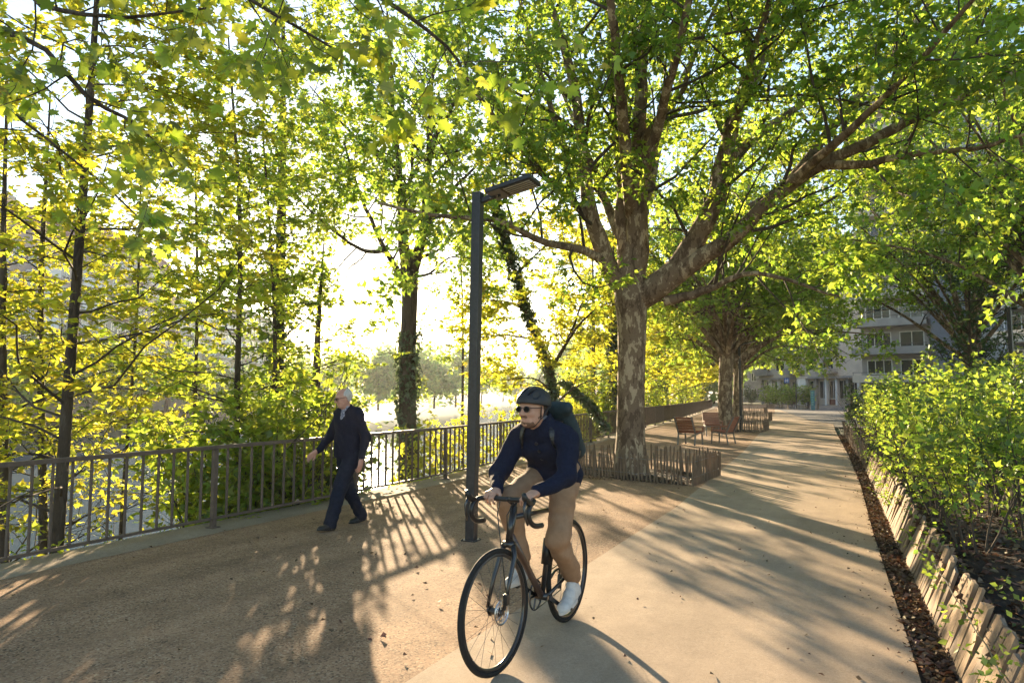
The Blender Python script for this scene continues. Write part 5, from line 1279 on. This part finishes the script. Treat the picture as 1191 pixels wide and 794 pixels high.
# saddle, post, cranks, chain
m = MB(); m.tube([ST + (-.01, 0, .02), ST + (-.045, 0, .125)], .0135, 12); m.build('seat_post', m_black, bike, True)
F = Field((.0, -.12, .90), (.40, .12, 1.02), .005); F.cone((.09, 0, .962), (.20, 0, .962), .062, .03, .02, flat=(0, 0, 1), fr=.42); F.cone((.20, 0, .962), (.325, 0, .957), .030, .018, .02, flat=(0, 0, 1), fr=.7); F.build('saddle', m_black, bike)
ca = R(-148); CL = .172; cd = np.array((math.cos(ca), 0, math.sin(ca)))
PL = BBp + cd * CL + (0, .115, 0); PR = BBp - cd * CL + (0, -.115, 0)
m = MB(); m.bar(BBp + (0, .055, 0), BBp + cd * CL + (0, .068, 0), .012, .026); m.build('crank', m_dsteel, bike, bevel=.003); m = MB(); m.bar(BBp + (0, -.055, 0), BBp - cd * CL + (0, -.068, 0), .012, .026); m.build('crank', m_dsteel, bike, bevel=.003)
for p in (PL, PR): m = MB(); m.box((-.045, -.045, -.009), (.045, .045, .009), at=p); m.build('pedal', m_black, bike, bevel=.004)
m = MB(); cy_ = -.045; m.ring(BBp + (0, cy_, 0), (0, 1, 0), .090, .006, 48, 6)
for i in range(5): a = i * 1.2566; m.tube([BBp + (0, cy_, 0), BBp + (.088*math.cos(a), cy_, .088*math.sin(a))], .007, 6)
m.build('chainring', m_dsteel, bike)
m = MB(); m.ring(RA + (0, cy_, 0), (0, 1, 0), .045, .006, 30, 6); m.ring(RA + (0, cy_ + .008, 0), (0, 1, 0), .056, .005, 30, 6); m.build('cassette', m_dsteel, bike)
m = MB(); m.tube([BBp + (0, cy_, .092), RA + (0, cy_, .050)], .0045, 5); m.tube([BBp + (0, cy_, -.092), (.02, cy_, .21), (.03, cy_, .24), (-.005, cy_, .27), RA + (.0, cy_, -.045)], .0045, 5); m.build('chain', m_dsteel, bike)
m = MB(); m.bar((.0, -.06, .31), (.02, -.06, .215), .02, .035, up=(1, 0, 0)); m.build('derailleur', m_black, bike)
m = MB(); m.tube([steer(HB + (.02, .05, -.01)), steer(HB + (.07, .03, -.08)), steer(HTb + (.05, .02, .02)), HTb + (-.03, .03, -.02)], .0035, 6); m.tube([steer(HB + (.02, -.05, -.01)), steer(HB + (.08, -.03, -.07)), steer(HTb + (.06, -.02, -.03)), steer(AX + (-.02, .06, .12))], .0035, 6); m.build('brake_cable', m_black, bike, True)
m = MB(); m.box((-.03, .050, .04), (.005, .078, .10), at=AXs); m.build('brake_caliper', m_black, bike, bevel=.005)
m = MB(); m.tube([(.36, 0, .46), (.32, 0, .62)], .034, 14); m.build('water_bottle', m_black, bike, True)

# ================================================================== the cyclist, in the bicycle's frame
rider = thing('person', (org[0], org[1], .005), 'bearded cyclist in black helmet, sunglasses, navy jacket and tan trousers', 'person', None, bh); rider.scale = (BS,) * 3
K = dict(pel=(.205, 0, 1.03), waist=(.252, 0, 1.13), chest=(.340, 0, 1.235), nb=(.432, 0, 1.348),
         lh=(.215, .088, 1.015), rh=(.215, -.088, 1.015), ls=(.395, .178, 1.275), rs=(.395, -.178, 1.275))
K = {k: np.array(v, float) for k, v in K.items()}
K['la'] = PL + (-.100, .0, .135); K['ra'] = PR + (-.080, .0, .118)
def knee(h, a, l1, l2, out):
    d = a - h; D = min(np.linalg.norm(d), l1 + l2 - .002); u = unit(d); c = (l1*l1 - l2*l2 + D*D) / (2*D); p = np.array((1.0, out, .25)); p = unit(p - u * (p @ u)); return h + u * c + p * math.sqrt(max(l1*l1 - c*c, 0))
K['lk'] = knee(K['lh'], K['la'], .43, .43, .05); K['rk'] = knee(K['rh'], K['ra'], .43, .43, -.12)
K['lw'] = steer(HB + (-.080, .142, .036)); K['rw'] = steer(HB + (-.080, -.142, .036))
def elbow(s, w, l1, l2, out):
    d = w - s; D = min(np.linalg.norm(d), l1 + l2 - .002); u = unit(d); c = (l1*l1 - l2*l2 + D*D) / (2*D); p = np.array((-.35, out, -.6)); p = unit(p - u * (p @ u)); return s + u * c + p * math.sqrt(max(l1*l1 - c*c, 0))
K['le'] = elbow(K['ls'], K['lw'], .285, .265, .75); K['re'] = elbow(K['rs'], K['rw'], .285, .265, -.75)
HC = np.array((.530, -.012, 1.468)); HR = headrot(R(-15), R(3))
F = Field((-.05, -.45, .0), (1.15, .45, 1.68), .006)
tor = dict(K)
def torso2(F, e, k=.05):
    p, w_, c, n_ = K['pel'], K['waist'], K['chest'], K['nb']
    F.cone(p + (0, .055, 0), p - (0, .055, 0), .115 + e, .115 + e, k); F.cone(p, w_, .125 + e, .118 + e, k)
    for y in (.045, -.045): F.cone(w_ + (0, y * .8, 0), c + (0, y * 1.3, 0), .108 + e, .115 + e, k)
    for s_, y in (('ls', .055), ('rs', -.055)): F.cone(c + (0, y, 0), K[s_] * .75 + n_ * .25, .112 + e, .068 + e, k); F.cone(K[s_], n_, .060 + e, .062 + e, k)
torso2(F, -.014); arm(F, K['ls'], K['le'], K['lw'], -.008); arm(F, K['rs'], K['re'], K['rw'], -.008); leg(F, K['lh'], K['lk'], K['la'], -.012); leg(F, K['rh'], K['rk'], K['ra'], -.012)
T = head(F, HC, HR, .97); F.cone(K['nb'] - (.02, 0, .03), HC + (-.025, 0, -.05), .062, .056, .03)
for s_, y in (('l', 1), ('r', -1)):
    hd = steer(HB + np.array((.012, y*.132, .026))) - K[s_ + 'w']
    hand(F, K[s_ + 'w'] + (.0, 0, .0), hd, (-.05, 0, -1), 1 if y < 0 else -1, .95)
F.build('body', m_skin, rider)
F = Field((-.02, -.45, .88), (1.0, .45, 1.52), .007)
torso2(F, .009); arm(F, K['ls'], K['le'], K['lw'] - (.012, 0, -.008), .010, r=(.060, .048, .045, .033)); arm(F, K['rs'], K['re'], K['rw'] - (.012, 0, -.008), .010, r=(.060, .048, .045, .033))
F.cone(K['pel'] + (.02, .05, -.02), K['pel'] + (.02, -.05, -.02), .135, .135, .05)
F.cone(K['nb'] + (-.015, 0, -.01), K['nb'] + (.012, 0, .055), .092, .082, .02)
F.wrinkle(.0065, 24, 14, (1, 1, 1.5)).wrinkle(.003, 62, 15, (1, 1, 1.4)); F.clip((.2, 0, .945), (-.5, 0, -1)); F.ell(K['nb'] + (.03, 0, .085), (.078, .066, .06), .01, sub=True)
jk = F.build('jacket', m_navy, rider, 3)
m = MB()
for t in (.15, .38, .62): p = K['nb'] * (1 - t) + K['waist'] * t + np.array((.118, .012, -.062)); m.tube([p, p + np.array((.008, 0, -.006))], .011, 12)
m.build('buttons', m_dsteel, jk)
F = Field((.0, -.3, .10), (.80, .3, 1.15), .007)
F.cone(K['pel'] + (0, .05, 0), K['pel'] - (0, .05, 0), .128, .128, .04)
for s_ in 'lr': leg(F, K[s_ + 'h'], K[s_ + 'k'], K[s_ + 'a'] + (0, 0, .035), .012, r=(.090, .060, .056, .043))
F.wrinkle(.0065, 22, 24, (1, 1, 1.7)).wrinkle(.0032, 58, 25, (1, 1, 1.8)); F.build('trousers', m_chino, rider)
for s_, P in (('l', PL), ('r', PR)):
    tilt = -.035 if s_ == 'l' else -.005
    shoe(rider, P + (-.165, .0, .012 - tilt), P + (.115, 0, .010 + tilt), m_shoe, m_sole)
# helmet with vents and straps, hair, beard, collar, glasses
Hh = HC + HR @ np.array((-.014, 0, .042)); F = Field(HC - .22, HC + .22, .005)
F.ell(Hh, (.132, .100, .108), .01, HR); F.ell(Hh - HR @ np.array((.0, 0, .012)), (.112, .083, .092), .006, HR, sub=True)
F.clip(Hh + HR @ np.array((0, 0, -.018)), HR @ np.array((.20, 0, -1)))
for y, l in ((0, .075), (.040, .065), (-.040, .065), (.074, .045), (-.074, .045)):
    for x in (.062, -.055):
        z = .095 - abs(y) * .55; F.ell(Hh + HR @ np.array((x, y, z)), (l * .62, .0105, .026), .006, HR @ rotz(-y * 3 * (1 if x > 0 else -1)) @ roty(R(28 if x > 0 else -28)), sub=True)
hm = F.build('helmet', m_helmet, rider, 1)
for y in (-1, 1):
    m = MB(); m.tube([Hh + HR @ np.array((.03, y*.088, -.02)), T(.005, y*.072, -.06), T(.030, y*.035, -.108), T(.035, 0, -.118)], .0045, 6); m.tube([Hh + HR @ np.array((-.06, y*.085, -.02)), T(-.01, y*.074, -.05), T(.005, y*.07, -.062)], .0045, 6)
    m.build('strap', m_black, hm)
F = Field(HC - .15, HC + .15, .0045); F.ell(HC + HR @ np.array((-.030, 0, .008)), (.085, .078, .085), .01, HR); F.clip(HC + HR @ np.array((-.012, 0, 0)), HR @ np.array((1, 0, .1))); F.clip(HC + HR @ np.array((0, 0, .06)), (0, 0, 1)); F.build('hair', m_hairb, rider, 2)
F = Field(HC - .15, HC + .15, .004); F.ell(T(.048, 0, -.080), (.044, .044, .036), .02, HR)
for y in (-1, 1): F.cone(T(.0, y*.063, -.040), T(.052, y*.030, -.086), .015, .020, .02)
F.cone(T(.089, -.020, -.042), T(.089, .020, -.042), .0075, .0075, .008); F.ell(T(.100, 0, -.056), (.014, .020, .009), .004, HR, sub=True); F.wrinkle(.0012, 160, 5); F.build('beard', m_beard, rider, 1)
F = Field(K['nb'] - .16, K['nb'] + .18, .005); F.cone(K['nb'] + (.0, 0, .0), K['nb'] + (.035, 0, .085), .072, .066, .01); F.wrinkle(.003, 60, 6); F.clip(K['nb'] + (.02, 0, .078), (-.25, 0, 1)); F.build('collar', m_scarf, rider, 2)
glasses(rider, T, HR)
# roll top backpack
bx = unit(K['nb'] - K['waist']); by = np.array((0, 1.0, 0)); bz = np.cross(bx, by) * -1; bz = bz if bz[0] < 0 else -bz
bc = (K['chest'] + K['waist']) / 2 + bz * .185 + bx * .02
pk = thing('backpack', (org[0], org[1], .005), 'dark teal roll top backpack on the back of the cyclist', 'backpack', None, bh); pk.scale = (BS,) * 3
F = Field(bc - .36, bc + .36, .007); Bm = np.stack([bx, by, bz], 1)
def PB(a, b_, c): return bc + Bm @ np.array((a, b_, c), float)
for y in (-.085, .085):
    F.cone(PB(-.17, y, 0), PB(.17, y*.95, 0), .072, .066, .03, flat=bz, fr=.9)
F.ell(PB(0, 0, .0), (.225, .145, .074), .05, Bm); F.cone(PB(.215, -.135, -.012), PB(.215, .135, -.012), .040, .040, .03); F.cone(PB(-.08, -.07, .075), PB(.03, .07, .075), .03, .03, .03)
F.wrinkle(.005, 26, 33); F.build('bag', m_pack, pk)
for y in (-1, 1):
    m = MB()
    sp_ = [PB(.16, y*.095, -.07), K['nb'] * .45 + K[('ls' if y > 0 else 'rs')] * .55 + np.array((-.02, 0, .082)), K['nb'] * .42 + K[('ls' if y > 0 else 'rs')] * .58 + np.array((.075, 0, .03)), K['chest'] + np.array((.125, y*.125, .0)), K['waist'] + np.array((.05, y*.155, .02)), PB(-.15, y*.14, -.05)]
    P = smoothline(sp_, 26)
    for i in range(25): m.bar(P[i], P[i+1] + (P[i+1] - P[i]) * .05, .036, .012, up=(P[i] - (K['chest'] + K['waist']) / 2))
    m.build('strap', m_black, pk)

# ------------------------------------------------------------------ air
m = bpy.data.materials.new('air'); m.use_nodes = True; t = m.node_tree; t.nodes.clear()
o_ = t.nodes.new('ShaderNodeOutputMaterial'); v_ = t.nodes.new('ShaderNodeVolumePrincipled')
v_.inputs['Color'].default_value = (.92, .93, .95, 1); v_.inputs['Density'].default_value = 0.00028; v_.inputs['Anisotropy'].default_value = 0.45
t.links.new(v_.outputs[0], o_.inputs['Volume'])
mb = MB(); mb.box((-3300, -400, -8), (3300, 3300, 43)); tag(mb.build('haze', m), kind='stuff')
